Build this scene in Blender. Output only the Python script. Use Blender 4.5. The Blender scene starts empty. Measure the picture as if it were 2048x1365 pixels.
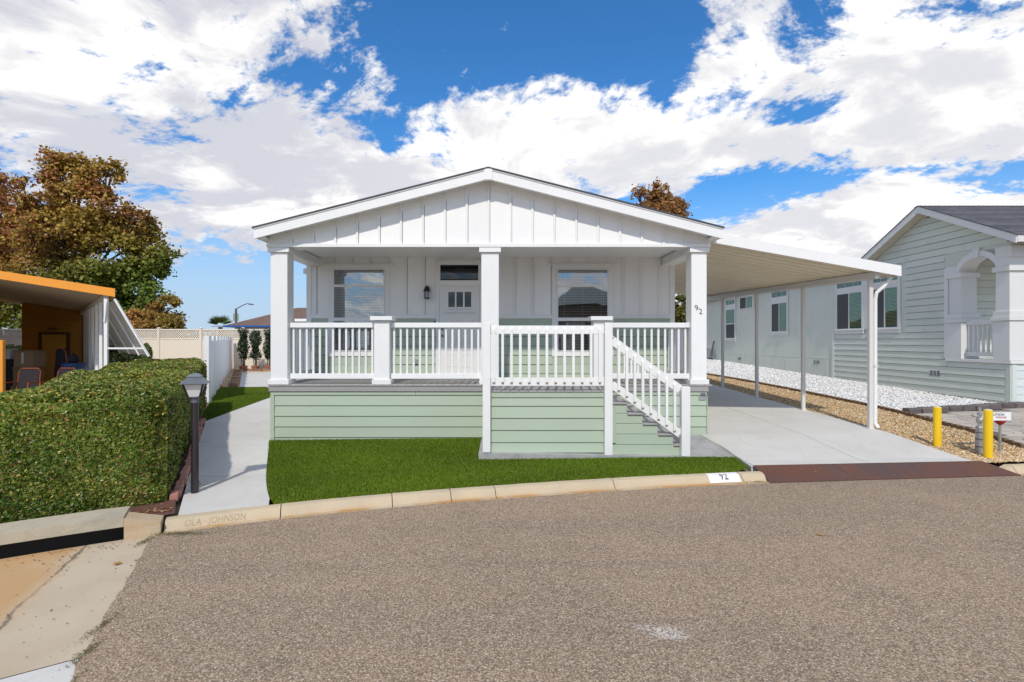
import bpy, bmesh, math, random
import numpy as np
from mathutils import Vector, Matrix
R = math.radians
rng = np.random.default_rng(7)
random.seed(7)
sc = bpy.context.scene
col = sc.collection

# ------------------------------------------------------------------ camera, world, sun, exposure
CZ = 2.0
cam_d = bpy.data.cameras.new("camera")
cam_d.sensor_width = 36.0
cam_d.lens = 1050 / 2048 * 36.0
cam_d.shift_x = (1024 - 1003) / 2048
cam_d.shift_y = 0.0
cam_d.clip_start = 0.05
cam_d.clip_end = 5000
cam = bpy.data.objects.new("camera", cam_d)
cam.location = (0, 0, CZ)
cam.rotation_euler = (R(90), 0, 0)
col.objects.link(cam)
sc.camera = cam

SUN_EL = 46.0
SUN_AZ = 7.0            # light travels towards +Y, a little towards +X
sun_d = bpy.data.lights.new("sun", 'SUN')
sun_d.energy = 3.0
sun_d.angle = R(1.5)
sun_d.color = (1.0, 0.94, 0.84)
sun = bpy.data.objects.new("sun", sun_d)
_dir = Vector((math.sin(R(SUN_AZ)) * math.cos(R(SUN_EL)), math.cos(R(SUN_AZ)) * math.cos(R(SUN_EL)), -math.sin(R(SUN_EL))))
sun.rotation_euler = _dir.to_track_quat('-Z', 'Y').to_euler()
sun.location = (0, -20, 30)
col.objects.link(sun)

sc.cycles.max_bounces = 7
sc.cycles.diffuse_bounces = 3
sc.cycles.glossy_bounces = 3
sc.cycles.transparent_max_bounces = 8
sc.cycles.use_adaptive_sampling = True
sc.cycles.adaptive_threshold = 0.015
vs = sc.view_settings
vs.view_transform = 'Standard'
vs.look = 'None'
vs.exposure = 0.0
vs.gamma = 1.0
vs.use_curve_mapping = False

class NT:
    """small helper to write node trees"""
    def __init__(s, nt):
        s.nt = nt
        s.n = nt.nodes
        s.l = nt.links
    def new(s, t, **kw):
        nd = s.n.new(t)
        for k, v in kw.items():
            setattr(nd, k, v)
        return nd
    def put(s, sock, v):
        if isinstance(v, bpy.types.NodeSocket):
            s.l.new(v, sock)
        elif v is not None:
            sock.default_value = v
    def math(s, op, a, b=None, c=None, clamp=False):
        nd = s.new('ShaderNodeMath', operation=op)
        nd.use_clamp = clamp
        s.put(nd.inputs[0], a)
        if b is not None: s.put(nd.inputs[1], b)
        if c is not None: s.put(nd.inputs[2], c)
        return nd.outputs[0]
    def vmath(s, op, a, b=None, scale=None):
        nd = s.new('ShaderNodeVectorMath', operation=op)
        s.put(nd.inputs[0], a)
        if b is not None: s.put(nd.inputs[1], b)
        if scale is not None: s.put(nd.inputs['Scale'], scale)
        return nd.outputs['Value'] if op in ('LENGTH', 'DOT_PRODUCT', 'DISTANCE') else nd.outputs[0]
    def noise(s, vec, scale, detail=4, rough=0.5, dist=0.0, col=False):
        nd = s.new('ShaderNodeTexNoise')
        if vec is not None: s.put(nd.inputs['Vector'], vec)
        s.put(nd.inputs['Scale'], scale); s.put(nd.inputs['Detail'], detail)
        s.put(nd.inputs['Roughness'], rough); s.put(nd.inputs['Distortion'], dist)
        return nd.outputs['Color' if col else 'Fac']
    def voro(s, vec, scale, feature='F1', out='Distance', rnd=1.0):
        nd = s.new('ShaderNodeTexVoronoi', feature=feature)
        if vec is not None: s.put(nd.inputs['Vector'], vec)
        s.put(nd.inputs['Scale'], scale)
        s.put(nd.inputs['Randomness'], rnd)
        return nd.outputs[out]
    def remap(s, v, a, b, c=0.0, d=1.0, smooth=True):
        nd = s.new('ShaderNodeMapRange')
        nd.interpolation_type = 'SMOOTHSTEP' if smooth else 'LINEAR'
        nd.clamp = True
        for i, x in enumerate((v, a, b, c, d)):
            s.put(nd.inputs[i], x)
        return nd.outputs[0]
    def mix(s, f, a, b, mode='MIX'):
        nd = s.new('ShaderNodeMix', data_type='RGBA', blend_type=mode)
        s.put(nd.inputs[0], f)
        for sock, v in ((nd.inputs[6], a), (nd.inputs[7], b)):
            if isinstance(v, (tuple, list)) and len(v) == 3: v = (*v, 1)
            s.put(sock, v)
        return nd.outputs[2]
    def ramp(s, f, stops):
        nd = s.new('ShaderNodeValToRGB')
        cr = nd.color_ramp
        while len(cr.elements) < len(stops): cr.elements.new(0.5)
        for e, (p, c) in zip(cr.elements, stops):
            e.position = p
            e.color = (*c, 1) if len(c) == 3 else c
        s.put(nd.inputs[0], f)
        return nd.outputs[0]
    def bump(s, h, strength=0.3, dist=0.01):
        nd = s.new('ShaderNodeBump')
        s.put(nd.inputs['Strength'], strength); s.put(nd.inputs['Distance'], dist); s.put(nd.inputs['Height'], h)
        return nd.outputs[0]

# sky: Nishita with procedural clouds laid on directions
world = bpy.data.worlds.new("World")
sc.world = world
world.use_nodes = True
w = NT(world.node_tree)
for nd in list(w.n): w.n.remove(nd)
sky = w.new('ShaderNodeTexSky', sky_type='NISHITA')
sky.sun_disc = False
sky.sun_elevation = R(SUN_EL)
sky.sun_rotation = R(180 + SUN_AZ)
sky.altitude = 50
sky.air_density = 1.0
sky.dust_density = 0.3
sky.ozone_density = 2.5
tc = w.new('ShaderNodeTexCoord')
D = tc.outputs['Generated']
sep = w.new('ShaderNodeSeparateXYZ'); w.put(sep.inputs[0], D)
zz = w.math('MAXIMUM', sep.outputs[2], 0.0)
den = w.math('ADD', zz, 0.22)
comb = w.new('ShaderNodeCombineXYZ')
w.put(comb.inputs[0], w.math('DIVIDE', sep.outputs[0], den))
w.put(comb.inputs[1], w.math('DIVIDE', sep.outputs[1], den))
w.put(comb.inputs[2], 0.0)
UV = w.vmath('ADD', comb.outputs[0], (3.7, 1.9, 0.4))
warp = w.noise(UV, 0.9, 2, 0.5, 0.0, col=True)
UVw = w.vmath('ADD', UV, w.vmath('SCALE', w.vmath('SUBTRACT', warp, (0.5, 0.5, 0.5)), scale=0.6))
def sky_dir(px, py):
    v = Vector(((px - 1003) / 1050, 1.0, (683 - py) / 1050))
    return v.normalized()
# cloud banks (+) and openings (-) where the sky in view has them: centre, half-widths in degrees, weight
banks = [(-1, 1010, 15, 14, 6.5, 0.235), (-1, 870, 165, 4.0, 4.0, 0.15), (-1, 775, 280, 2.6, 2.6, 0.22), (-1, 1310, 55, 6, 4.5, 0.22),
         (-1, 1590, 85, 4.5, 4.0, 0.26), (-1, 1620, 225, 5.5, 1.8, 0.30), (-1, 1690, 345, 7, 2.2, 0.25), (-1, 1480, 390, 5, 2.6, 0.23),
         (-1, 320, 262, 4.5, 1.5, 0.18), (-1, 465, 215, 3.5, 1.5, 0.12), (-1, 470, 600, 12, 3.2, 0.40), (-1, 345, 390, 4, 1.1, 0.16),
         (-1, 1880, 60, 3, 5, 0.14), (-1, 1970, 350, 4, 1.8, 0.20), (-1, 610, 155, 4, 2.2, 0.14), (-1, 1390, 215, 3, 2, 0.14),
         (1, 1130, 265, 14, 4.5, 0.20), (1, 650, 380, 17, 5, 0.20), (1, 1800, 260, 12, 5, 0.24), (1, 1930, 180, 7, 7, 0.12), (1, 1450, 290, 8, 3, 0.14),
         (1, 1600, 450, 12, 2.2, 0.20), (1, 1470, 120, 4.5, 5, 0.22), (1, 1730, 120, 6, 6, 0.20), (1, 250, 150, 17, 8, 0.12)]
bias = None
DS = {q: w.vmath('MULTIPLY', D, (1, 1, q)) for q in (1.0, 2.0, 3.2)}
for sgn, px, py, ax, ay, wt in banks:
    c = sky_dir(px, py)
    sz = min((1.0, 2.0, 3.2), key=lambda q: abs(math.log(q * ay / ax)))
    dd = w.math('DIVIDE', w.vmath('DISTANCE', DS[sz], (c.x, c.y, c.z * sz)), math.sin(R(math.sqrt(ax * ay * sz))))
    g = w.math('POWER', 0.3679, w.math('MULTIPLY', dd, dd))
    bias = w.math('MULTIPLY_ADD', g, sgn * wt, bias if bias is not None else 0.0)
def cloud_h(vec):
    a = w.noise(vec, 1.15, 3, 0.55, 0.0)
    b = w.noise(vec, 6.0, 6, 0.64, 0.15)
    c_ = w.noise(vec, 13.0, 5, 0.65, 0.0)
    return w.math('ADD', w.math('ADD', w.math('MULTIPLY', a, 0.46), w.math('MULTIPLY', b, 0.56)), w.math('MULTIPLY', w.math('SUBTRACT', c_, 0.5), 0.58))
h0 = w.math('ADD', cloud_h(UVw), bias)
dens = w.remap(h0, 0.415, 0.565)
grain = w.noise(UVw, 4.6, 5, 0.62, 0.3)
grain2 = w.noise(w.vmath('MULTIPLY', UVw, (1.0, 2.2, 1.0)), 1.3, 3, 0.5, 0.0)
sh = w.math('ADD', w.math('MULTIPLY', grain, 0.62), w.math('MULTIPLY', grain2, 0.53))
leftgrey = w.remap(w.math('ADD', w.math('MULTIPLY', sep.outputs[0], -1.0), w.math('MULTIPLY', sep.outputs[2], 0.5)), 0.05, 0.65)
shade = w.remap(w.math('ADD', sh, w.math('MULTIPLY', leftgrey, 0.07)), 0.47, 0.68)
cl_col = w.mix(w.math('MULTIPLY', shade, w.math('ADD', w.math('MULTIPLY', leftgrey, 0.20), 0.72)), (1.20, 1.18, 1.135), (0.62, 0.635, 0.72))
skyc = w.vmath('MULTIPLY', w.vmath('SCALE', sky.outputs[0], scale=0.115), (0.42, 1.0, 1.45))
hz_f = w.remap(sep.outputs[2], 0.02, 0.30, 0.92, 0.0)
blue = w.mix(hz_f, skyc, (0.52, 0.65, 0.82))
full = w.mix(w.math('MULTIPLY', dens, w.remap(sep.outputs[2], -0.02, 0.10, 0.35, 1.0)), blue, cl_col)
bg = w.new('ShaderNodeBackground')
w.put(bg.inputs[0], full); bg.inputs[1].default_value = 1.0
wo = w.new('ShaderNodeOutputWorld')
w.l.new(bg.outputs[0], wo.inputs[0])

# ------------------------------------------------------------------ materials
MATS = {}
def mat(name, colr, rough=0.6, fn=None, metal=0.0, spec=0.5):
    m = bpy.data.materials.new(name)
    m.use_nodes = True
    t = NT(m.node_tree)
    p = t.n['Principled BSDF']
    p.inputs['Roughness'].default_value = rough
    p.inputs['Metallic'].default_value = metal
    p.inputs['Specular IOR Level'].default_value = spec
    p.inputs['Base Color'].default_value = (*colr, 1)
    if fn: fn(t, p, colr)
    MATS[name] = m
    return m
def ob(t): return t.new('ShaderNodeTexCoord').outputs['Object']
def geo(t): return t.new('ShaderNodeNewGeometry').outputs['Position']
def rnd(t): return t.new('ShaderNodeObjectInfo').outputs['Random']
def mul(c, f): return tuple(min(1, x * f) for x in c)

def painted(amount=0.06, grain=0.25, streak=(1, 1, 1), dirt=None, scale=18):
    def fn(t, p, c):
        P = geo(t)
        n = t.noise(t.vmath('MULTIPLY', P, streak), scale, 5, 0.6)
        n2 = t.noise(P, 1.3, 4, 0.6)
        r = rnd(t)
        f = t.math('ADD', t.math('MULTIPLY', n, 0.35), t.math('ADD', t.math('MULTIPLY', n2, 0.45), t.math('MULTIPLY', r, 0.3)))
        colr = t.mix(t.remap(f, 0.3, 0.8), mul(c, 1 + amount), mul(c, 1 - amount))
        if dirt:
            d = t.remap(t.noise(t.vmath('MULTIPLY', P, (1.2, 1.2, 0.6)), 1.6, 6, 0.65), 0.52, 0.72)
            colr = t.mix(t.math('MULTIPLY', d, 0.55), colr, dirt)
        t.put(p.inputs['Base Color'], colr)
        t.put(p.inputs['Normal'], t.bump(n, grain, 0.004))
    return fn
WHITE = mat('white_paint', (0.82, 0.815, 0.80), 0.45, painted(0.04, 0.2, (1, 1, 0.4), None, 9))
WHITEW = mat('white_wall_panel', (0.87, 0.86, 0.84), 0.5, painted(0.035, 0.12, (6, 6, 0.6), None, 30))
GREEN = mat('sage_siding', (0.415, 0.49, 0.375), 0.55, painted(0.045, 0.35, (1.5, 1.5, 14), None, 14))
NGREEN = mat('pale_green_siding', (0.60, 0.635, 0.565), 0.6, painted(0.06, 0.35, (0.8, 0.8, 10), (0.46, 0.545, 0.55), 12))
NGREENV = mat('pale_green_panel', (0.605, 0.64, 0.57), 0.6, painted(0.05, 0.4, (9, 9, 0.5), (0.46, 0.535, 0.49), 14))
NWHITE = mat('neighbour_trim', (0.69, 0.69, 0.675), 0.5, painted(0.03, 0.15))
DECK = mat('grey_composite', (0.36, 0.34, 0.335), 0.6, painted(0.10, 0.4, (30, 1, 6), None, 16))
VINYL = mat('beige_vinyl', (0.80, 0.715, 0.60), 0.45, painted(0.03, 0.05))
PICKET = mat('white_vinyl', (0.82, 0.83, 0.85), 0.4, painted(0.02, 0.05))
ALU = mat('white_aluminium', (0.66, 0.645, 0.61), 0.4, painted(0.03, 0.05))
PANUNDER = mat('cream_pan', (0.74, 0.66, 0.50), 0.45, painted(0.04, 0.05))
ORANGE = mat('orange_fascia', (0.85, 0.33, 0.035), 0.5, painted(0.05, 0.1))
OCHRE = mat('ochre_panel', (0.52, 0.26, 0.04), 0.6, painted(0.08, 0.2, (8, 8, 0.6)))
OCHREL = mat('ochre_door', (0.66, 0.38, 0.07), 0.55, painted(0.05, 0.1))
CREAMU = mat('cream_underside', (0.58, 0.51, 0.43), 0.6, painted(0.05, 0.1))
BROWNW = mat('brown_trim', (0.12, 0.05, 0.02), 0.6)
BLACK = mat('black_metal', (0.018, 0.017, 0.018), 0.38, painted(0.1, 0.1))
LAMPGREY = mat('weathered_grey_metal', (0.14, 0.15, 0.18), 0.4, painted(0.35, 0.2, (1, 1, 1), None, 9))
POSTBLK = mat('dark_post', (0.035, 0.028, 0.032), 0.35, painted(0.2, 0.1))
FROST = mat('frosted_pane', (0.70, 0.69, 0.66), 0.25)
GALV = mat('galvanised_steel', (0.42, 0.43, 0.44), 0.4, painted(0.1, 0.1), 0.5)
YELLOW = mat('yellow_paint', (0.90, 0.58, 0.01), 0.4, painted(0.04, 0.15))
RED = mat('red_paint', (0.40, 0.025, 0.02), 0.4)
SIGNW = mat('sign_white', (0.85, 0.86, 0.88), 0.35)
INK = mat('ink_black', (0.015, 0.015, 0.018), 0.5)
REDINK = mat('ink_red', (0.45, 0.03, 0.05), 0.5)
DARK = mat('room_gap_shade', (0.016, 0.016, 0.018), 0.8)  # near-black put in for the shade of rooms and siding gaps
SCREEN = mat('insect_screen', (0.06, 0.065, 0.065), 0.7)
BLIND = mat('white_blind', (0.62, 0.62, 0.60), 0.5)
GBLIND = mat('blind_behind_green_glass', (0.50, 0.55, 0.43), 0.5)
TERRA = mat('terracotta', (0.40, 0.16, 0.09), 0.7, painted(0.15, 0.2))
BRICK = mat('pink_brick', (0.46, 0.21, 0.16), 0.8, painted(0.18, 0.5, (1, 1, 1), None, 40))
BROWNST = mat('brown_paver', (0.28, 0.17, 0.11), 0.85, painted(0.2, 0.5, (1, 1, 1), None, 30))
DSTONE = mat('dark_stone', (0.125, 0.105, 0.10), 0.85, painted(0.25, 0.8, (1, 1, 1), None, 30))
SCALLOP = mat('brown_edging', (0.17, 0.105, 0.055), 0.85, painted(0.2, 0.5, (1, 1, 1), None, 30))
BLUEPL = mat('blue_plastic', (0.03, 0.075, 0.19), 0.4)
CARD = mat('cardboard', (0.25, 0.17, 0.10), 0.8, painted(0.1, 0.1))
ORTUBE = mat('orange_tube', (0.34, 0.07, 0.02), 0.4)
DCLOTH = mat('dark_cloth', (0.025, 0.02, 0.025), 0.85)
BROOF = mat('brown_shingle', (0.15, 0.095, 0.075), 0.9, painted(0.35, 0.6, (1, 1, 4), None, 6))
BLUETR = mat('blue_trim', (0.03, 0.12, 0.42), 0.5)
ROOF = mat('charcoal_shingle', (0.085, 0.083, 0.097), 0.85, painted(0.35, 0.8, (1, 1, 1), None, 25))
BARK = mat('bark', (0.085, 0.06, 0.045), 0.9, painted(0.3, 1.0, (6, 6, 1), None, 12))
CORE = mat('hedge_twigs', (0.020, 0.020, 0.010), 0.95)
MULCH = mat('leaf_mulch', (0.10, 0.045, 0.03), 0.95, painted(0.4, 1.0, (1, 1, 1), None, 40))
KNOB = mat('brushed_nickel', (0.30, 0.29, 0.28), 0.35, None, 0.8)

def f_concrete(base, stain, amt=0.5, sc1=1.1):
    def fn(t, p, c):
        P = geo(t)
        big = t.noise(P, sc1, 6, 0.62)
        mid = t.noise(t.vmath('MULTIPLY', P, (0.5, 3.0, 1.0)), 2.0, 5, 0.6, 0.6)
        fine = t.noise(P, 90, 3, 0.6)
        colr = t.mix(t.math('MULTIPLY', t.remap(big, 0.42, 0.72), amt), base, stain)
        colr = t.mix(t.math('MULTIPLY', t.remap(mid, 0.52, 0.75), amt * 0.5), colr, mul(base, 0.82))
        colr = t.mix(t.math('MULTIPLY', t.remap(fine, 0.35, 0.8), 0.25), colr, mul(base, 0.72))
        swirl = t.noise(t.vmath('MULTIPLY', P, (0.7, 0.35, 1.0)), 1.5, 6, 0.62, 1.4)
        colr = t.mix(t.math('MULTIPLY', t.remap(t.math('ABSOLUTE', t.math('SUBTRACT', swirl, 0.5)), 0.035, 0.0), amt * 0.45), colr, mul(base, 0.70))
        spots = t.voro(P, 2.3, 'F1', 'Distance')
        colr = t.mix(t.math('MULTIPLY', t.remap(spots, 0.10, 0.03), 0.25), colr, mul(base, 0.62))
        r = rnd(t)
        colr = t.mix(t.math('MULTIPLY', r, 0.22), colr, mul(stain, 0.92))
        t.put(p.inputs['Base Color'], colr)
        t.put(p.inputs['Normal'], t.bump(t.math('ADD', fine, t.math('MULTIPLY', big, 0.4)), 0.18, 0.004))
    return fn
CONC = mat('pale_concrete', (0.55, 0.545, 0.52), 0.8, f_concrete((0.63, 0.615, 0.58), (0.54, 0.51, 0.455)))
CONCG = mat('grey_concrete', (0.36, 0.36, 0.35), 0.85, f_concrete((0.40, 0.40, 0.39), (0.24, 0.24, 0.235), 0.9, 3.0))
def f_kerb(t, p, c):
    P = geo(t)
    big = t.noise(P, 1.6, 6, 0.65)
    fine = t.noise(P, 70, 3, 0.6)
    s = t.new('ShaderNodeSeparateXYZ'); t.put(s.inputs[0], t.new('ShaderNodeTexCoord').outputs['UV'])
    low = t.remap(s.outputs[1], 0.42, 0.12)
    st = t.noise(t.vmath('MULTIPLY', P, (0.8, 0.8, 6)), 2.5, 5, 0.65)
    colr = t.mix(t.remap(big, 0.35, 0.75), (0.56, 0.45, 0.30), (0.46, 0.38, 0.27))
    colr = t.mix(t.math('MULTIPLY', low, t.remap(st, 0.35, 0.6)), colr, (0.47, 0.255, 0.09))
    colr = t.mix(t.math('MULTIPLY', t.remap(fine, 0.4, 0.85), 0.35), colr, (0.30, 0.25, 0.18))
    t.put(p.inputs['Base Color'], colr)
    t.put(p.inputs['Normal'], t.bump(t.math('ADD', fine, big), 0.3, 0.006))
KERB = mat('tan_kerb_concrete', (0.5, 0.4, 0.28), 0.85, f_kerb)
def f_apron(t, p, c):
    P = geo(t)
    s = t.new('ShaderNodeSeparateXYZ'); t.put(s.inputs[0], P)
    big = t.noise(P, 0.9, 6, 0.6)
    fine = t.noise(P, 80, 3, 0.65)
    wob = t.math('MULTIPLY', t.math('SUBTRACT', t.noise(P, 2.2, 5, 0.65), 0.5), 0.5)
    # the rust-coloured run-off fan and the dark crack through it (world line through the slab)
    dl = t.math('ADD', t.math('ADD', t.math('MULTIPLY', s.outputs[0], 0.94), t.math('MULTIPLY', s.outputs[1], 0.342)), t.math('MULTIPLY', wob, 0.45))
    fan = t.remap(dl, -1.98, -2.28)
    crack = t.math('MULTIPLY', t.remap(t.math('ABSOLUTE', t.math('ADD', dl, 2.122)), 0.028, 0.0), t.remap(t.noise(P, 3.0, 4, 0.6), 0.35, 0.6))
    colr = t.mix(t.remap(big, 0.35, 0.7), (0.53, 0.44, 0.325), (0.45, 0.355, 0.245))
    colr = t.mix(t.math('MULTIPLY', fan, t.remap(t.noise(P, 1.4, 5, 0.6), 0.25, 0.6, 0.45, 1.0)), colr, (0.50, 0.31, 0.145))
    colr = t.mix(t.math('MULTIPLY', crack, 0.75), colr, (0.07, 0.06, 0.05))
    colr = t.mix(t.math('MULTIPLY', t.remap(fine, 0.5, 0.85), 0.35), colr, (0.25, 0.2, 0.14))
    t.put(p.inputs['Base Color'], colr)
    t.put(p.inputs['Normal'], t.bump(t.math('ADD', fine, big), 0.25, 0.005))
APRON = mat('stained_apron_concrete', (0.5, 0.4, 0.28), 0.85, f_apron)
def f_asphalt(t, p, c):
    P = geo(t)
    v1 = t.voro(P, 88, 'F1', 'Color')
    d1 = t.voro(P, 88, 'F1', 'Distance')
    d2 = t.voro(P, 52, 'F1', 'Distance')
    v2 = t.voro(P, 52, 'F1', 'Color')
    s1 = t.new('ShaderNodeSeparateColor'); t.put(s1.inputs[0], v1)
    s2 = t.new('ShaderNodeSeparateColor'); t.put(s2.inputs[0], v2)
    big = t.noise(P, 0.35, 5, 0.6)
    mid = t.noise(P, 3.5, 5, 0.65)
    fine = t.noise(P, 160, 3, 0.7)
    base = t.mix(t.remap(big, 0.35, 0.68), (0.45, 0.32, 0.215), (0.325, 0.238, 0.168))
    base = t.mix(t.math('MULTIPLY', t.remap(mid, 0.45, 0.75), 0.35), base, (0.24, 0.195, 0.15))
    lane = t.noise(t.vmath('MULTIPLY', P, (0.10, 0.9, 1.0)), 0.9, 4, 0.55, 0.5)
    base = t.mix(t.math('MULTIPLY', t.remap(lane, 0.46, 0.66), 0.6), base, (0.20, 0.165, 0.135))
    spot = t.noise(P, 1.1, 3, 0.5)
    base = t.mix(t.math('MULTIPLY', t.remap(spot, 0.60, 0.72), 0.5), base, (0.15, 0.125, 0.105))
    tone = t.ramp(s1.outputs[0], [(0.0, (0.075, 0.06, 0.045)), (0.30, (0.28, 0.205, 0.142)), (0.72, (0.48, 0.352, 0.24)), (0.93, (0.60, 0.48, 0.34)), (1.0, (0.78, 0.69, 0.55))])
    colr = t.mix(0.56, base, tone)
    chip = t.math('MULTIPLY', t.math('GREATER_THAN', s2.outputs[1], 0.80), t.math('LESS_THAN', d2, 0.33))
    colr = t.mix(chip, colr, t.mix(s2.outputs[0], (0.36, 0.27, 0.19), (0.66, 0.60, 0.52)))
    gap = t.remap(d1, 0.42, 0.68)
    colr = t.mix(t.math('MULTIPLY', gap, 0.5), colr, (0.07, 0.055, 0.045))
    # old paint splash and small spot on the road
    for cx, cy, rx, ry, am in ((1.15, 3.60, 0.17, 0.11, 0.5), (1.02, 3.68, 0.12, 0.05, 0.4), (2.43, 4.38, 0.03, 0.022, 1.0)):
        q = t.vmath('MULTIPLY', t.vmath('SUBTRACT', P, (cx, cy, 0)), (1 / rx, 1 / ry, 0))
        ln = t.math('ADD', t.vmath('LENGTH', q), t.math('MULTIPLY', t.math('SUBTRACT', t.noise(P, 12, 4, 0.7), 0.5), 1.6))
        msk = t.math('MULTIPLY', t.remap(ln, 1.0, 0.5), t.math('MULTIPLY', t.remap(s1.outputs[1], 0.35, 0.5), am))
        colr = t.mix(msk, colr, (0.72, 0.71, 0.68))
    t.put(p.inputs['Base Color'], colr)
    h = t.math('ADD', t.math('SUBTRACT', 1.0, d1), t.math('MULTIPLY', fine, 0.4))
    t.put(p.inputs['Normal'], t.bump(h, 0.55, 0.008))
ASPH = mat('weathered_asphalt', (0.2, 0.16, 0.13), 0.85, f_asphalt, 0, 0.3)
def f_steel(t, p, c):
    P = geo(t)
    a = t.noise(P, 1.2, 6, 0.6)
    b = t.noise(t.vmath('MULTIPLY', P, (6, 1, 1)), 3, 5, 0.6)
    colr = t.mix(t.remap(a, 0.4, 0.66), (0.125, 0.048, 0.028), (0.080, 0.050, 0.046))
    colr = t.mix(t.math('MULTIPLY', t.remap(b, 0.5, 0.75), 0.5), colr, (0.18, 0.075, 0.038))
    t.put(p.inputs['Base Color'], colr)
    t.put(p.inputs['Roughness'], t.remap(b, 0.3, 0.7, 0.45, 0.7))
    t.put(p.inputs['Normal'], t.bump(t.noise(P, 60, 4, 0.6), 0.1, 0.003))
STEEL = mat('rusted_steel_plate', (0.08, 0.035, 0.022), 0.55, f_steel)
def f_earth(t, p, c):
    P = geo(t)
    n = t.noise(P, 0.6, 6, 0.65)
    f = t.noise(P, 30, 4, 0.7)
    colr = t.mix(t.remap(n, 0.35, 0.7), (0.30, 0.22, 0.14), (0.20, 0.17, 0.10))
    colr = t.mix(t.math('MULTIPLY', t.remap(f, 0.4, 0.8), 0.5), colr, (0.13, 0.10, 0.06))
    t.put(p.inputs['Base Color'], colr)
    t.put(p.inputs['Normal'], t.bump(f, 0.5, 0.02))
EARTH = mat('dry_earth', (0.25, 0.2, 0.12), 0.95, f_earth)
def f_attr(trans=0.0, rough=0.5, spec=0.3):
    def fn(t, p, c):
        a = t.new('ShaderNodeAttribute', attribute_name='tint')
        t.put(p.inputs['Base Color'], a.outputs['Color'])
        p.inputs['Roughness'].default_value = rough
        p.inputs['Specular IOR Level'].default_value = spec
        if trans > 0:
            tr = t.new('ShaderNodeBsdfTranslucent'); t.put(tr.inputs[0], a.outputs['Color'])
            mx = t.new('ShaderNodeMixShader'); mx.inputs[0].default_value = trans
            out = t.n['Material Output']
            t.l.new(p.outputs[0], mx.inputs[1]); t.l.new(tr.outputs[0], mx.inputs[2]); t.l.new(mx.outputs[0], out.inputs[0])
    return fn
LEAF = mat('leaf', (0.1, 0.1, 0.05), 0.5, f_attr(0.28, 0.5, 0.35))
HLEAF = mat('hedge_leaf', (0.1, 0.1, 0.05), 0.4, f_attr(0.18, 0.38, 0.45))
BLADE = mat('turf_blade', (0.05, 0.1, 0.01), 0.5, f_attr(0.15, 0.5, 0.25))
STONE = mat('loose_stone', (0.4, 0.3, 0.2), 0.85, f_attr(0.0, 0.85, 0.2))
def f_turf(t, p, c):
    P = geo(t)
    n = t.noise(P, 40, 4, 0.7)
    colr = t.mix(t.remap(n, 0.3, 0.7), (0.03, 0.06, 0.004), (0.07, 0.12, 0.010))
    t.put(p.inputs['Base Color'], colr)
    t.put(p.inputs['Normal'], t.bump(n, 1.0, 0.02))
TURF = mat('turf_backing', (0.03, 0.06, 0.01), 0.9, f_turf, 0, 0.1)
def f_gravelbase(a, b):
    def fn(t, p, c):
        P = geo(t)
        v = t.new('ShaderNodeSeparateColor'); t.put(v.inputs[0], t.voro(P, 38, 'F1', 'Color'))
        d = t.voro(P, 38, 'F1', 'Distance')
        colr = t.mix(v.outputs[0], a, b)
        colr = t.mix(t.remap(d, 0.4, 0.75), colr, mul(a, 0.25))
        t.put(p.inputs['Base Color'], colr)
        t.put(p.inputs['Normal'], t.bump(t.math('SUBTRACT', 1.0, d), 1.0, 0.02))
    return fn
GBASE = mat('tan_gravel_bed', (0.5, 0.35, 0.18), 0.95, f_gravelbase((0.58, 0.40, 0.21), (0.42, 0.27, 0.12)))
PBASE = mat('white_pebble_bed', (0.7, 0.7, 0.7), 0.95, f_gravelbase((0.80, 0.79, 0.78), (0.62, 0.61, 0.60)))
PAVER = mat('buff_paver', (0.42, 0.37, 0.32), 0.9, painted(0.2, 0.6, (1, 1, 1), None, 25))
PJOINT = mat('paver_joint', (0.13, 0.115, 0.09), 0.95)

def glass(name, tint, refl=1.0, base=0.05):
    m = bpy.data.materials.new(name)
    m.use_nodes = True
    t = NT(m.node_tree)
    for nd in list(t.n): t.n.remove(nd)
    out = t.new('ShaderNodeOutputMaterial')
    gl = t.new('ShaderNodeBsdfGlossy'); gl.inputs['Roughness'].default_value = 0.012; gl.inputs[0].default_value = (0.95, 0.97, 1, 1)
    tr = t.new('ShaderNodeBsdfTransparent'); tr.inputs[0].default_value = (*tint, 1)
    fr = t.new('ShaderNodeFresnel'); fr.inputs[0].default_value = 1.55
    P = geo(t)
    t.put(gl.inputs['Normal'], t.bump(t.noise(P, 1.3, 2, 0.5), 0.12, 0.02))
    mx = t.new('ShaderNodeMixShader')
    t.put(mx.inputs[0], t.math('ADD', t.math('MULTIPLY', fr.outputs[0], refl), base, clamp=True))
    t.l.new(tr.outputs[0], mx.inputs[1]); t.l.new(gl.outputs[0], mx.inputs[2]); t.l.new(mx.outputs[0], out.inputs[0])
    MATS[name] = m
    return m
GLASS = glass('window_glass', (0.82, 0.85, 0.85), 2.0, 0.13)
DGLASS = glass('door_glass', (0.6, 0.6, 0.6), 0.7, 0.01)
NGLASS = glass('green_window_glass', (0.74, 0.82, 0.70), 0.30, 0.01)
CLEAR = glass('clear_lamp_glass', (0.9, 0.9, 0.9), 1.0, 0.02)

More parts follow.
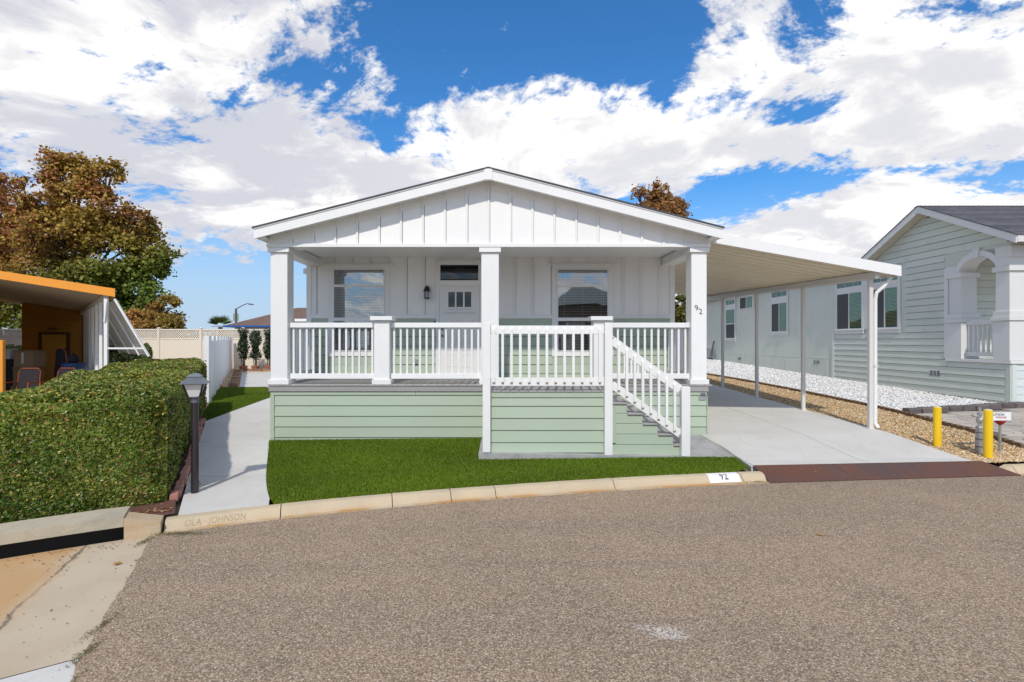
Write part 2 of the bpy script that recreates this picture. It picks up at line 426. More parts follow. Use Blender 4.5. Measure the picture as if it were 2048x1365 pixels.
# ------------------------------------------------------------------ geometry helpers (world coordinates)
WP = {}
def _mesh(name, V, F, smooth=False):
    me = bpy.data.meshes.new(name)
    me.from_pydata([tuple(v) for v in V], [], F)
    me.update()
    if smooth: me.shade_smooth()
    return me
def orient(V, F):
    c = np.mean(np.array(V), axis=0)
    out = []
    for f in F:
        p = [np.array(V[i]) for i in f]
        n = np.cross(p[1] - p[0], p[2] - p[0])
        out.append(list(f) if np.dot(n, np.mean(p, axis=0) - c) >= 0 else list(f)[::-1])
    return out
CUBE_F = [(0, 2, 3, 1), (4, 5, 7, 6), (0, 1, 5, 4), (2, 6, 7, 3), (0, 4, 6, 2), (1, 3, 7, 5)]
def hexa(pts):
    """8 points ordered by (x,y,z) bits"""
    return [tuple(p) for p in pts], orient(pts, CUBE_F)
_bevcache = None
def box(x0, x1, y0, y1, z0, z1, bev=0.0):
    x0, x1 = sorted((x0, x1)); y0, y1 = sorted((y0, y1)); z0, z1 = sorted((z0, z1))
    global _bevcache
    if bev <= 0:
        pts = [(x, y, z) for x in (x0, x1) for y in (y0, y1) for z in (z0, z1)]
        return pts, orient(pts, CUBE_F)
    b = min(bev, (x1 - x0) * .45, (y1 - y0) * .45, (z1 - z0) * .45)
    c = ((x0 + x1) / 2, (y0 + y1) / 2, (z0 + z1) / 2)
    hd = ((x1 - x0) / 2, (y1 - y0) / 2, (z1 - z0) / 2)
    V, idx = [], {}
    for sx in (-1, 1):
        for sy in (-1, 1):
            for sz in (-1, 1):
                for a in range(3):
                    q = [hd[0] - b, hd[1] - b, hd[2] - b]; q[a] = hd[a]
                    idx[(sx, sy, sz, a)] = len(V)
                    V.append((c[0] + sx * q[0], c[1] + sy * q[1], c[2] + sz * q[2]))
    if _bevcache is None:
        F = []
        sg = [(-1, -1), (1, -1), (1, 1), (-1, 1)]
        for a in range(3):
            for s in (-1, 1):
                f = []
                for (p, q) in sg:
                    k = [0, 0, 0]; k[a] = s; k[(a + 1) % 3] = p; k[(a + 2) % 3] = q
                    f.append(idx[(*k, a)])
                F.append(f)
        for a in range(3):
            o1, o2 = (a + 1) % 3, (a + 2) % 3
            for s1 in (-1, 1):
                for s2 in (-1, 1):
                    ks = []
                    for s in (-1, 1):
                        k = [0, 0, 0]; k[a] = s; k[o1] = s1; k[o2] = s2
                        ks.append(k)
                    F.append([idx[(*ks[0], o1)], idx[(*ks[1], o1)], idx[(*ks[1], o2)], idx[(*ks[0], o2)]])
        for sx in (-1, 1):
            for sy in (-1, 1):
                for sz in (-1, 1):
                    F.append([idx[(sx, sy, sz, a)] for a in range(3)])
        _bevcache = orient(V, F)
    return V, _bevcache
def beam(p0, p1, wd, ht, up=(0, 0, 1), bev=0.0):
    """box along p0->p1; wd across, ht along 'up'"""
    p0, p1 = Vector(p0), Vector(p1)
    d = (p1 - p0); L = d.length; d.normalize()
    up = Vector(up)
    s = d.cross(up).normalized()
    u = s.cross(d).normalized()
    V, F = box(0, L, -wd / 2, wd / 2, -ht / 2, ht / 2, bev)
    V = [tuple(p0 + d * a + s * b + u * c) for a, b, c in V]
    return V, orient(V, F)
def prism(poly, axis, a0, a1):
    """poly of 2-D points in the two other axes (x: yz, y: xz, z: xy), extruded along axis"""
    n = len(poly)
    def mk(p, a):
        return (a, p[0], p[1]) if axis == 'x' else (p[0], a, p[1]) if axis == 'y' else (p[0], p[1], a)
    V = [mk(p, a0) for p in poly] + [mk(p, a1) for p in poly]
    area = sum(poly[i][0] * poly[(i + 1) % n][1] - poly[(i + 1) % n][0] * poly[i][1] for i in range(n))
    F = [list(range(n)), list(range(2 * n - 1, n - 1, -1))]
    F += [[i, i + n, (i + 1) % n + n, (i + 1) % n] for i in range(n)]
    flip = (area > 0) ^ (a1 < a0)
    if axis == 'y': flip = not flip
    if flip: F = [f[::-1] for f in F]
    return V, F
def tube(pts, rad, n=8, cap=True):
    pts = [Vector(p) for p in pts]
    if not hasattr(rad, '__len__'): rad = [rad] * len(pts)
    V, F = [], []
    for i, p in enumerate(pts):
        d = (pts[min(i + 1, len(pts) - 1)] - pts[max(i - 1, 0)]).normalized()
        a = d.orthogonal().normalized() if i == 0 else (a - d * a.dot(d)).normalized()
        b = d.cross(a)
        for k in range(n):
            t = 2 * math.pi * k / n
            V.append(tuple(p + (a * math.cos(t) + b * math.sin(t)) * rad[i]))
    for i in range(len(pts) - 1):
        for k in range(n):
            F.append([i * n + k, i * n + (k + 1) % n, (i + 1) * n + (k + 1) % n, (i + 1) * n + k])
    if cap:
        F.append(list(range(n))[::-1]); F.append([(len(pts) - 1) * n + k for k in range(n)])
    return V, F
def lathe(x, y, prof, n=16, square=False, rot=0.0):
    """prof: (radius, z) pairs"""
    V, F = [], []
    for r, z in prof:
        for k in range(n):
            t = 2 * math.pi * (k + 0.5) / n + rot
            q = r / math.cos(math.pi / n) if square else r
            V.append((x + q * math.cos(t), y + q * math.sin(t), z))
    for i in range(len(prof) - 1):
        for k in range(n):
            F.append([i * n + k, i * n + (k + 1) % n, (i + 1) * n + (k + 1) % n, (i + 1) * n + k])
    F.append(list(range(n))[::-1]); F.append([(len(prof) - 1) * n + k for k in range(n)])
    return V, F
def join(gs):
    V, F = [], []
    for v, f in gs:
        o = len(V)
        V += list(v); F += [[i + o for i in q] for q in f]
    return V, F
def place(name, me, loc, material=None, parent=None):
    o = bpy.data.objects.new(name, me)
    if me is not None and material is not None and len(me.materials) == 0: me.materials.append(material)
    col.objects.link(o)
    loc = Vector(loc)
    WP[o.name] = loc
    if parent is not None:
        o.parent = parent
        loc = loc - WP[parent.name]
    o.location = loc
    return o
def part(name, g, material, parent=None, smooth=False, kind=None, uv=None):
    V, F = g
    a = np.array(V, dtype=float)
    org = np.array([(a[:, 0].min() + a[:, 0].max()) / 2, (a[:, 1].min() + a[:, 1].max()) / 2, a[:, 2].min()])
    me = _mesh(name, a - org, F, smooth)
    if uv is not None:
        ul = me.uv_layers.new(name='UVMap')
        for lp in me.loops: ul.data[lp.index].uv = uv[lp.vertex_index]
    o = place(name, me, org, material, parent)
    if kind: o['kind'] = kind
    return o
def empty(name, loc):
    o = place(name, None, loc)
    o.empty_display_size = 0.2
    return o
def tag(o, label, cat=None, group=None, kind=None):
    if label: o['label'] = label
    if cat: o['category'] = cat
    if group: o['group'] = group
    if kind: o['kind'] = kind
    return o
def fastmesh(name, V, F, colors=None):
    """V (n,3), F (m,k) numpy"""
    me = bpy.data.meshes.new(name)
    n, (m, k) = len(V), F.shape
    me.vertices.add(n); me.vertices.foreach_set('co', np.ascontiguousarray(V, dtype=np.float32).ravel())
    me.loops.add(m * k); me.loops.foreach_set('vertex_index', np.ascontiguousarray(F, dtype=np.int32).ravel())
    me.polygons.add(m)
    me.polygons.foreach_set('loop_start', np.arange(0, m * k, k, dtype=np.int32))
    me.polygons.foreach_set('loop_total', np.full(m, k, dtype=np.int32))
    if colors is not None:
        at = me.attributes.new('tint', 'FLOAT_COLOR', 'POINT')
        c4 = np.ones((n, 4), dtype=np.float32); c4[:, :3] = colors
        at.data.foreach_set('color', c4.ravel())
    me.update(calc_edges=True)
    return me
def inside(poly, X, Y):
    r = np.zeros(len(X), bool)
    n = len(poly)
    for i in range(n):
        x0, y0 = poly[i]; x1, y1 = poly[(i + 1) % n]
        c = ((y0 > Y) != (y1 > Y)) & (X < (x1 - x0) * (Y - y0) / (y1 - y0 + 1e-12) + x0)
        r ^= c
    return r

# ------------------------------------------------------------------ terrain heights
def zl(X, Y):
    X = np.clip(X, -30, 16); Yc = np.clip(Y, -50, 32)
    return 0.075 + 0.0114 * X + 0.078 * np.clip(Yc - 8.2, 0, 1.57) + 0.0267 * np.clip(Yc - 9.77, 0, None)
def zs(X): return -0.02 + 0.0114 * np.clip(X, -20, 16)
KP = [(-12, 0.4), (-9, 2.25), (-6.0, 4.22), (-4.772, 4.996), (-3.677, 5.653), (-2.847, 5.943), (-1.955, 6.279), (-1.118, 6.488), (-0.032, 6.733),
      (0.63, 6.86), (2.014, 7.12), (3.711, 7.33), (7.468, 7.56), (12, 7.75), (20, 7.9), (40, 8.0)]
_kx = np.array([p[0] for p in KP]); _ky = np.array([p[1] for p in KP])
def _smooth():
    xs = np.linspace(-12, 40, 1041)
    ys = np.interp(xs, _kx, _ky)
    for _ in range(3):
        yp = np.pad(ys, 14, mode='edge'); yp[:14] = ys[0] - (ys[1] - ys[0]) * np.arange(14, 0, -1)
        ys = np.convolve(yp, np.ones(29) / 29, 'valid')
    return xs, ys
KX, KY = _smooth()
def ky(x): return float(np.interp(x, KX, KY))
def kn(x):
    e = 0.1
    t = Vector((2 * e, ky(x + e) - ky(x - e), 0)).normalized()
    return Vector((-t.y, t.x, 0))
def kpt(x, s):
    """point at distance s behind the asphalt edge"""
    n = kn(x)
    return x + n.x * s, ky(x) + n.y * s
def kz(x, h): return float(zs(x)) + h

def ground_poly(name, poly, material, dz=0.0, zfun=zl, thick=0.0, parent=None, step=None, kind=None, inset=0.0):
    bm = bmesh.new()
    if inset:
        c = np.mean(np.array(poly), axis=0)
        poly = [tuple(np.array(p) + (c - np.array(p)) / max(1e-6, np.linalg.norm(c - np.array(p))) * inset) for p in poly]
    vs_ = [bm.verts.new((p[0], p[1], 0)) for p in poly]
    f = bm.faces.new(vs_)
    if f.normal.z < 0 or (f.normal_update() or f.normal.z < 0): f.normal_flip()
    a = np.array(poly)
    cuts = [((0, y, 0), (0, 1, 0)) for y in (8.2, 9.77)]
    if step:
        cuts += [((0, y, 0), (0, 1, 0)) for y in np.arange(a[:, 1].min() + step, a[:, 1].max(), step)]
        cuts += [((x, 0, 0), (1, 0, 0)) for x in np.arange(a[:, 0].min() + step, a[:, 0].max(), step)]
    for co, no in cuts:
        bmesh.ops.bisect_plane(bm, geom=bm.verts[:] + bm.edges[:] + bm.faces[:], plane_co=co, plane_no=no)
    for v in bm.verts: v.co.z = float(zfun(v.co.x, v.co.y)) + dz
    bmesh.ops.triangulate(bm, faces=[f for f in bm.faces if len(f.verts) > 4])
    if thick:
        r = bmesh.ops.extrude_face_region(bm, geom=bm.faces[:])
        up = [g for g in r['geom'] if isinstance(g, bmesh.types.BMVert)]
        old = [v for v in bm.verts if v not in set(up)]
        for v in old: v.co.z -= thick
        bmesh.ops.recalc_face_normals(bm, faces=bm.faces[:])
    me = bpy.data.meshes.new(name)
    c = np.array([a[:, 0].mean(), a[:, 1].mean(), 0.0])
    c[2] = float(zfun(c[0], c[1])) + dz
    for v in bm.verts: v.co -= Vector(c)
    bm.to_mesh(me); bm.free()
    o = place(name, me, c, material, parent)
    if kind: o['kind'] = kind
    return o

# ------------------------------------------------------------------ ground, street, kerb, paths
xsg = sorted(set([-900, -500, -250, -120, -70, -45] + list(np.arange(-30, 30.1, 2.0)) + [45, 70, 120, 250, 500, 900]))
ysg = sorted(set([-200, -100, -60, -40] + list(np.arange(-30, 4, 2.0)) + list(np.arange(4, 12, 0.8)) + list(np.arange(12, 34, 2.0)) + [45, 60, 90, 150, 300, 600, 1200]))
V = []
for y in ysg:
    for x in xsg:
        b = ky(max(-12, min(40, x))) + 0.15
        z = (float(zl(x, y)) - 0.07) if y > b + 0.5 else float(zs(x)) - 0.10
        V.append((x, y, z))
nx = len(xsg)
F = [(j * nx + i, j * nx + i + 1, (j + 1) * nx + i + 1, (j + 1) * nx + i) for j in range(len(ysg) - 1) for i in range(nx - 1)]
part('ground', (V, F), EARTH)['kind'] = 'structure'

EDGE = [(-3.70, 5.60), (-3.66, 5.50), (-3.47, 5.05), (-3.269, 4.626), (-2.993, 4.009), (-2.738, 3.435), (-2.587, 3.155), (-2.1, 2.2), (-1.45, 0.8), (-0.9, -0.6), (-0.2, -2.6), (0.3, -6.5)]
zsf = lambda X, Y: zs(X)
front = [(float(x), ky(x)) for x in np.arange(-3.6, 30.1, 0.3)]
ed = EDGE[::-1]
# ragged asphalt edge
rag = []
for i in range(len(EDGE) - 1):
    p, q = np.array(EDGE[i]), np.array(EDGE[i + 1])
    m = max(2, int(np.linalg.norm(q - p) / 0.09))
    for k in range(m):
        rag.append(tuple(p + (q - p) * k / m + np.array([rng.normal(0, 0.010), 0])))
road = front + [(30, -6.5)] + rag[::-1]
tag(ground_poly('street', road, ASPH, 0.0, zsf), 'weathered brown-grey asphalt street', None, None, 'structure')
ap = empty('concrete_apron', (-4, 3, -0.05)); tag(ap, 'rust-stained concrete gutter apron beside the asphalt', None, None, 'structure')
s0, s1 = (-2.71, 3.43), (-9.0, -0.65)
left_kerb = [(float(x), ky(x) + 0.03) for x in np.arange(-9.0, -3.6, 0.3)]
e_up = [p for p in EDGE if p[1] > 3.44]; e_dn = [p for p in EDGE if p[1] < 3.43]
ground_poly('apron_slab', left_kerb + [(-3.64, 5.63)] + [(p[0] + .03, p[1]) for p in e_up] + [s0, s1], APRON, -0.006, zsf, 0, ap)
ground_poly('apron_slab', [(s0[0], s0[1] - .012), (s1[0], s1[1] - .012), (-9, -6.5)] + [(p[0] + .03, p[1]) for p in e_dn[::-1]], CONC, -0.006, zsf, 0, ap)

# kerb: cross-section swept along the curve, one piece between two joints
PROF = [(-0.01, -0.06), (-0.01, 0.004), (0.065, 0.006), (0.085, 0.020), (0.125, 0.070), (0.150, 0.090), (0.185, 0.099), (0.262, 0.101), (0.262, -0.06)]
def prof_at(s):
    ps = PROF[1:-1]
    return float(np.interp(s, [p[0] for p in ps], [p[1] for p in ps]))
kerb = empty('kerb', (0, 6.8, 0)); tag(kerb, 'tan concrete kerb curving along the street edge', None, None, 'structure')
def kerb_piece(xa, xb, flat=False):
    xs_ = np.linspace(xa, xb, max(3, int((xb - xa) / 0.15)))
    V, UVs = [], []
    for x in xs_:
        for i, (s, h) in enumerate(PROF):
            X, Y = kpt(x, s)
            if 3.745 < x < 7.5 and h > .01: h = .012 + (h - .01) * .12
            V.append((X, Y, kz(x, h) + (rng.normal(0, 0.0012) if 1 < i < 8 else 0)))
            UVs.append((x, max(0.0, s / 0.262)))
    n = len(PROF); F = []
    for j in range(len(xs_) - 1):
        for i in range(n - 1):
            F.append([j * n + i, (j + 1) * n + i, (j + 1) * n + i + 1, j * n + i + 1])
    F.append(list(range(n))); F.append([(len(xs_) - 1) * n + i for i in range(n)][::-1])
    part('kerb_section', (V, F), KERB, kerb, uv=UVs)
joints = [-3.62, -2.55, -1.33, -0.62, -0.055, 1.55, 3.40, 3.745, 5.6, 7.505, 10.5, 14, 20, 29]
for a, b in zip(joints[:-1], joints[1:]):
    kerb_piece(a + 0.005, b - 0.005)
def text_mesh(txt, size, shear=0.0, extrude=0.0, bold=0.0, spacing=1.0):
    c = bpy.data.curves.new('txt', 'FONT')
    c.body = txt; c.size = size; c.shear = shear; c.extrude = extrude; c.offset = bold
    c.align_x = 'CENTER'; c.space_character = spacing; c.resolution_u = 3
    o = bpy.data.objects.new('txt', c); col.objects.link(o)
    dg = bpy.context.evaluated_depsgraph_get()
    me = bpy.data.meshes.new_from_object(o.evaluated_get(dg))
    bpy.data.objects.remove(o); bpy.data.curves.remove(c)
    V = [tuple(v.co) for v in me.vertices]; F = [list(p.vertices) for p in me.polygons]
    bpy.data.meshes.remove(me)
    return V, F
def on_kerb(V, x0, sbase, sscale, off):
    out = []
    for u, v, _ in V:
        s = sbase + v * sscale
        X, Y = kpt(x0 + u, s)
        out.append((X, Y, kz(x0 + u, prof_at(s)) + off))
    return out
# white address panel painted on the kerb with its worn stencilled number
pv, pf = [], []
us, ss = np.linspace(-0.225, 0.225, 7), np.linspace(0.07, 0.235, 12)
for u in us:
    for s in ss: pv.append((u, s, 0))
for i in range(6):
    for j in range(11): pf.append([i * 12 + j, (i + 1) * 12 + j, (i + 1) * 12 + j + 1, i * 12 + j + 1])
part('address_panel', (on_kerb(pv, 3.14, 0, 1, 0.003), pf), WHITE, kerb)
def grid_text(txt, size, **kw):
    V, F = text_mesh(txt, size, **kw)
    bm = bmesh.new()
    bv = [bm.verts.new(v) for v in V]
    for f in F:
        try: bm.faces.new([bv[i] for i in f])
        except ValueError: pass
    for y in np.arange(-0.02, size, size / 8):
        bmesh.ops.bisect_plane(bm, geom=bm.verts[:] + bm.edges[:] + bm.faces[:], plane_co=(0, y, 0), plane_no=(0, 1, 0))
    bm.verts.index_update()
    o = [tuple(v.co) for v in bm.verts], [[v.index for v in f.verts] for f in bm.faces]
    bm.free()
    return o
gv, gf = grid_text('92', 0.11, bold=0.002, spacing=1.15)
part('stencilled_number', (on_kerb(gv, 3.14, 0.100, 1.0, 0.006), gf), LAMPGREY, kerb)
gv, gf = grid_text('OLA \u00b7 JOHNSON', 0.072, shear=0.1, spacing=1.05)
part('stamped_lettering', (on_kerb(gv, -3.17, 0.082, 1.0, 0.0025), gf), mat('stamp_shade', (0.35, 0.27, 0.165), 0.9), kerb)  # flat letters; the shade of the stamped grooves is in their colour

# steel bridging plates over the kerb
def plate(xa, xb, lab):
    g = []
    n0 = [(xa, 0.0), (xb, 0.0), (xb + 0.0, 0.5), (xa, 0.5)]
    def pt(x, far):
        if far:
            f = (x - 3.70) / 3.72
            X = 3.70 + f * 3.50; Y = 7.80 + f * 0.12
            return (X, Y, float(zl(X, Y)) + 0.036)
        return (x, ky(x) - 0.02, float(zs(x)) + 0.012)
    top = [pt(xa, 0), pt(xb, 0), pt(xb, 1), pt(xa, 1)]
    V = top + [(x, y, z - 0.008) for x, y, z in top]
    F = [[0, 1, 2, 3], [7, 6, 5, 4], [0, 4, 5, 1], [1, 5, 6, 2], [2, 6, 7, 3], [3, 7, 4, 0]]
    o = part('ramp_plate', (V, F), STEEL)
    tag(o, lab, 'ramp plate', 'steel plates bridging the kerb')
plate(3.74, 5.00, 'shorter rust-brown steel ramp plate nearest the kerb number')
plate(5.006, 7.46, 'longer rust-brown steel ramp plate nearest the yellow bollards')

# lot surfaces
def kback(xa, xb, st=0.3, s=0.264):
    return [kpt(float(x), s) for x in np.arange(xa, xb + 1e-6, st)]
_ey = np.array([6.3, 6.6, 7.0, 7.7, 8.33, 8.85, 9.3, 9.78]); _ex = np.array([-2.76, -2.93, -3.12, -3.46, -3.72, -3.93, -4.13, -4.34])
_pf = np.polyfit(_ey, _ex, 3)
def edx(y): return float(np.polyval(_pf, y))
lawn_poly = kback(-2.62, 3.52) + [(3.67, 7.80), (3.75, 8.40), (3.2, 8.44), (-0.36, 8.44), (-0.36, 9.76), (-4.30, 9.76)] + [(edx(y) + .004, y) for y in np.arange(9.7, 6.45, -.15)]
lawn = ground_poly('lawn', lawn_poly, TURF, 0.0, zl)
tag(lawn, 'bright green turf lawn in front of the porch', None, None, 'structure')
side_poly = [(-6.72, 11.75), (-6.85, 13.2), (-6.95, 14.6), (-7.05, 16.0), (-7.75, 17.8), (-8.45, 18.85), (-10.15, 18.85), (-8.42, 15.2), (-7.2, 12.6)]
side_lawn = ground_poly('lawn', side_poly, TURF, 0.0, zl)
tag(side_lawn, 'small turf strip between the white fence and the side path', None, None, 'structure')
def blades(name, poly, n, parent, hgt=0.028):
    a = np.array(poly)
    P = []
    while sum(len(p) for p in P) < n:
        X = rng.uniform(a[:, 0].min(), a[:, 0].max(), n); Y = rng.uniform(a[:, 1].min(), a[:, 1].max(), n)
        k = inside(poly, X, Y); P.append(np.stack([X[k], Y[k]], 1))
    P = np.concatenate(P)[:n]
    X, Y = P[:, 0], P[:, 1]
    Z = zl(X, Y)
    h = rng.uniform(0.6, 1.15, n) * hgt
    an = rng.uniform(0, 2 * np.pi, n); ln = rng.normal(0, 0.012, (n, 2))
    wd = rng.uniform(0.0025, 0.0045, n) * 1.4
    v = np.zeros((n, 3, 3))
    v[:, 0] = np.stack([X - np.cos(an) * wd, Y - np.sin(an) * wd, Z], 1)
    v[:, 1] = np.stack([X + np.cos(an) * wd, Y + np.sin(an) * wd, Z], 1)
    v[:, 2] = np.stack([X + ln[:, 0], Y + ln[:, 1], Z + h], 1)
    big = 0.5 + 0.5 * np.sin(X * 1.7 + np.sin(Y * 2.1)) * np.sin(Y * 2.3 + 0.7)
    t = rng.uniform(0, 1, n)
    c = np.outer(1 - t, (0.088, 0.150, 0.005)) + np.outer(t, (0.175, 0.255, 0.015))
    c *= (0.85 + 0.25 * big)[:, None]
    dry = rng.uniform(0, 1, n) > 0.975
    c[dry] = (0.28, 0.30, 0.10)
    org = np.array(WP[parent.name])
    me = fastmesh(name, v.reshape(-1, 3) - org, np.arange(n * 3).reshape(n, 3), np.repeat(c, 3, 0))
    o = place(name, me, org, BLADE, parent)
    o['kind'] = 'stuff'
blades('grass_blades', lawn_poly, 150000, lawn)
blades('grass_blades', side_poly, 45000, side_lawn, 0.03)

walk = empty('path', (-4.5, 9, 0.05)); tag(walk, 'pale concrete path between hedge and house', None, None, 'structure')
def bl(y): return -4.05 - 0.505 * (y - 6.42)
pl = [(-3.05 + 0, 0)]
kb = kpt(-3.52, 0.266); kb2 = kpt(-2.72, 0.266)
rightedge = {6.6: -2.94, 7.0: -3.12, 7.7: -3.47, 8.33: -3.72, 8.85: -3.94, 9.3: -4.14, 9.42: -4.20}
ground_poly('slab', [kb, kpt(-3.2, 0.266), kpt(-2.95, 0.266), kpt(-2.68, 0.266)] + [(edx(y), y) for y in np.arange(6.5, 7.6, .12)] + [(edx(7.61), 7.61), (bl(7.61) + .12, 7.61)], CONC, 0.012, zl, 0.1, walk)
ground_poly('slab', [(bl(7.62) + .12, 7.622), (edx(7.622), 7.622)] + [(edx(y), y) for y in np.arange(7.7, 9.37, .12)] + [(edx(9.38), 9.38), (bl(9.38) + .12, 9.38)], CONC, 0.012, zl, 0.1, walk)
ground_poly('slab', [(bl(9.39) + .12, 9.392), (edx(9.392), 9.392), (edx(9.6), 9.6), (-4.32, 9.78), (-4.32, 11.6), (bl(11.6) + .12, 11.6)], CONC, 0.012, zl, 0.1, walk)
ground_poly('slab', [(-6.66, 11.612), (-4.32, 11.612), (-4.32, 16.0), (-7.0, 16.0), (-6.9, 14.6), (-6.8, 13.2)], CONC, 0.012, zl, 0.1, walk)
ground_poly('slab', [(-7.0, 16.012), (-4.32, 16.012), (-4.32, 18.9), (-8.4, 18.9), (-7.7, 17.8)], CONC, 0.012, zl, 0.1, walk)
ground_poly('slab', [(-9.5, 18.912), (-4.32, 18.912), (-4.32, 25.4), (-12.6, 25.4)], CONC, 0.012, zl, 0.1, walk)

drive = empty('driveway', (5.4, 10, 0.1)); tag(drive, 'pale concrete driveway under the carport', None, None, 'structure')
for xa, xb in ((3.775, 5.555), (5.565, 7.2)):
    ya = lambda x: 7.80 + (x - 3.7) / 3.5 * 0.12
    xr = lambda x, y: x if x < 7 else x - 0.02 + 0.0 * y
    for y0, y1 in ((None, 12.9), (12.91, 18.2), (18.21, 26)):
        a0, a1 = (ya(xa), ya(xb)) if y0 is None else (y0, y0)
        xo = xb
        ground_poly('slab', [(xa, a0), (xo, a1), (xo, y1), (xa, y1)], CONC, 0.02, zl, 0.12, drive)
ground_poly('slab', [(3.72, 7.82), (3.765, 7.82), (3.765, 9.0), (3.82, 11), (3.72, 9.7), (3.78, 8.45)], CONC, 0.016, zl, 0.1, drive)
pad = hexa([(-0.37, 8.45, -0.05), (-0.37, 8.45, 0.19), (-0.37, 9.74, -0.05), (-0.37, 9.74, 0.20), (3.77, 8.45, -0.05), (3.77, 8.45, 0.118), (3.77, 9.74, -0.05), (3.77, 9.74, 0.245)])
pad = hexa([(-0.37, 8.45, -0.05), (-0.37, 8.45, 0.19), (-0.37, 9.74, -0.05), (-0.37, 9.74, 0.20), (3.77, 8.45, -0.05), (3.77, 8.45, 0.125), (3.77, 9.74, -0.05), (3.77, 9.74, 0.25)])
part('slab', pad, CONCG, drive)

# gravel beds
def stones(name, poly, n, size, palette, parent, near=None):
    a = np.array(poly)
    P = []
    while sum(len(p) for p in P) < n:
        X = rng.uniform(a[:, 0].min(), a[:, 0].max(), n)
        u = rng.uniform(0, 1, n)
        y0, y1 = a[:, 1].min(), a[:, 1].max()
        Y = y0 + (y1 - y0) * (u ** near if near else u)
        k = inside(poly, X, Y); P.append(np.stack([X[k], Y[k]], 1))
    P = np.concatenate(P)[:n]
    X, Y = P[:, 0], P[:, 1]
    base = np.array([(1, 0, 0), (-1, 0, 0), (0, 1, 0), (0, -1, 0), (0, 0, 1), (0, 0, -1)], float)
    faces = np.array([(0, 2, 4), (2, 1, 4), (1, 3, 4), (3, 0, 4), (2, 0, 5), (1, 2, 5), (3, 1, 5), (0, 3, 5)])
    s = size * rng.uniform(0.55, 1.3, n) * (1 + 0.02 * np.clip(Y - 9, 0, 20))
    sc3 = np.stack([s * rng.uniform(0.7, 1.3, n), s * rng.uniform(0.6, 1.0, n), s * rng.uniform(0.4, 0.7, n)], 1)
    v = base[None] * sc3[:, None]
    v += rng.normal(0, 0.15, v.shape) * s[:, None, None]
    an = rng.uniform(0, 2 * np.pi, n); c, si = np.cos(an)[:, None], np.sin(an)[:, None]
    x2 = v[:, :, 0] * c - v[:, :, 1] * si; y2 = v[:, :, 0] * si + v[:, :, 1] * c
    Z = zl(X, Y) + rng.uniform(0.0, 0.022, n)
    v = np.stack([x2 + X[:, None], y2 + Y[:, None], v[:, :, 2] + Z[:, None]], 2)
    F = (faces[None] + (np.arange(n) * 6)[:, None, None]).reshape(-1, 3)
    pal = np.array(palette)
    cc = pal[rng.integers(0, len(pal), n)] * rng.uniform(0.75, 1.15, n)[:, None]
    org = np.array(WP[parent.name])
    me = fastmesh(name, v.reshape(-1, 3) - org, F, np.repeat(np.clip(cc, 0, 0.95), 6, 0))
    o = place(name, me, org, STONE, parent); o['kind'] = 'stuff'
TAN = [(0.66, 0.47, 0.27), (0.58, 0.38, 0.19), (0.70, 0.54, 0.36), (0.50, 0.33, 0.17), (0.62, 0.42, 0.20), (0.72, 0.60, 0.44)]
WHT = [(0.82, 0.81, 0.80), (0.76, 0.75, 0.74), (0.86, 0.85, 0.83), (0.70, 0.69, 0.68)]
gp = [(7.21, 7.93), (7.75, 7.98), (8.55, 8.05), (8.62, 8.73), (8.78, 10.5), (8.95, 12), (8.97, 13.2), (8.9, 16), (8.7, 19), (8.3, 22), (8.1, 26), (7.21, 26)]
g1 = ground_poly('gravel_bed', gp, GBASE, 0.006, zl); tag(g1, 'tan gravel strip between driveway and scalloped edging', None, None, 'structure')
stones('gravel', gp, 26000, 0.021, TAN, g1, 1.9)
gp2 = [(-9.55, 18.9), (-12.65, 25.42), (-4.3, 25.42), (-4.3, 27.9), (-14.5, 27.9), (-10.3, 18.9)]
g2 = ground_poly('gravel_bed', gp2, GBASE, 0.004, zl); tag(g2, 'tan gravel border at the back beside the white fence', None, None, 'structure')
stones('gravel', gp2, 6000, 0.035, TAN, g2)
wp = [(9.05, 12.0), (10.5, 12.25), (12.4, 12.62), (12.45, 32), (8.2, 32), (8.15, 26), (8.36, 22), (8.76, 19), (8.96, 16), (9.03, 13.2)]
g3 = ground_poly('pebble_bed', wp, PBASE, 0.006, zl); tag(g3, 'white pebble bed along the neighbouring house', None, None, 'structure')
stones('pebbles', wp, 26000, 0.030, WHT, g3, 1.6)

# neighbour's paver drive: each stone its own piece
pj = [(8.68, 8.05), (14.3, 8.2), (14.3, 12.75), (12.45, 12.7), (12.4, 12.55), (9.03, 11.85), (8.85, 10.5), (8.7, 8.9)]
pav = ground_poly('paver_drive', pj, PJOINT, 0.0, zl); tag(pav, 'buff paver drive in front of the neighbouring house', None, None, 'structure')
y = 8.12
while y < 12.5:
    d = random.choice((0.16, 0.24, 0.24, 0.32))
    x = 8.55 + random.uniform(0, 0.2)
    while x < 14.2:
        L = random.choice((0.18, 0.26, 0.36, 0.42))
        xm, ym = x + L / 2, y + d / 2
        cs = [(x + .03, y + .03), (x + L - .03, y + .03), (x + .03, y + d - .03), (x + L - .03, y + d - .03)]
        if inside(pj, np.array([c[0] for c in cs]), np.array([c[1] for c in cs])).all():
            z = float(zl(xm, ym))
            part('paver', box(x + 0.006, x + L - 0.006, y + 0.006, y + d - 0.006, z - 0.03, z + 0.018 + random.uniform(-.003, .004), 0.008), PAVER, pav)
        x += L
    y += d

nd_ = ground_poly('driveway', [(14.31, 8.2), (22, 8.3), (22, 12.75), (14.31, 12.75)], CONC, 0.01, zl); tag(nd_, 'concrete drive beyond the neighbouring pavers', None, None, 'structure')
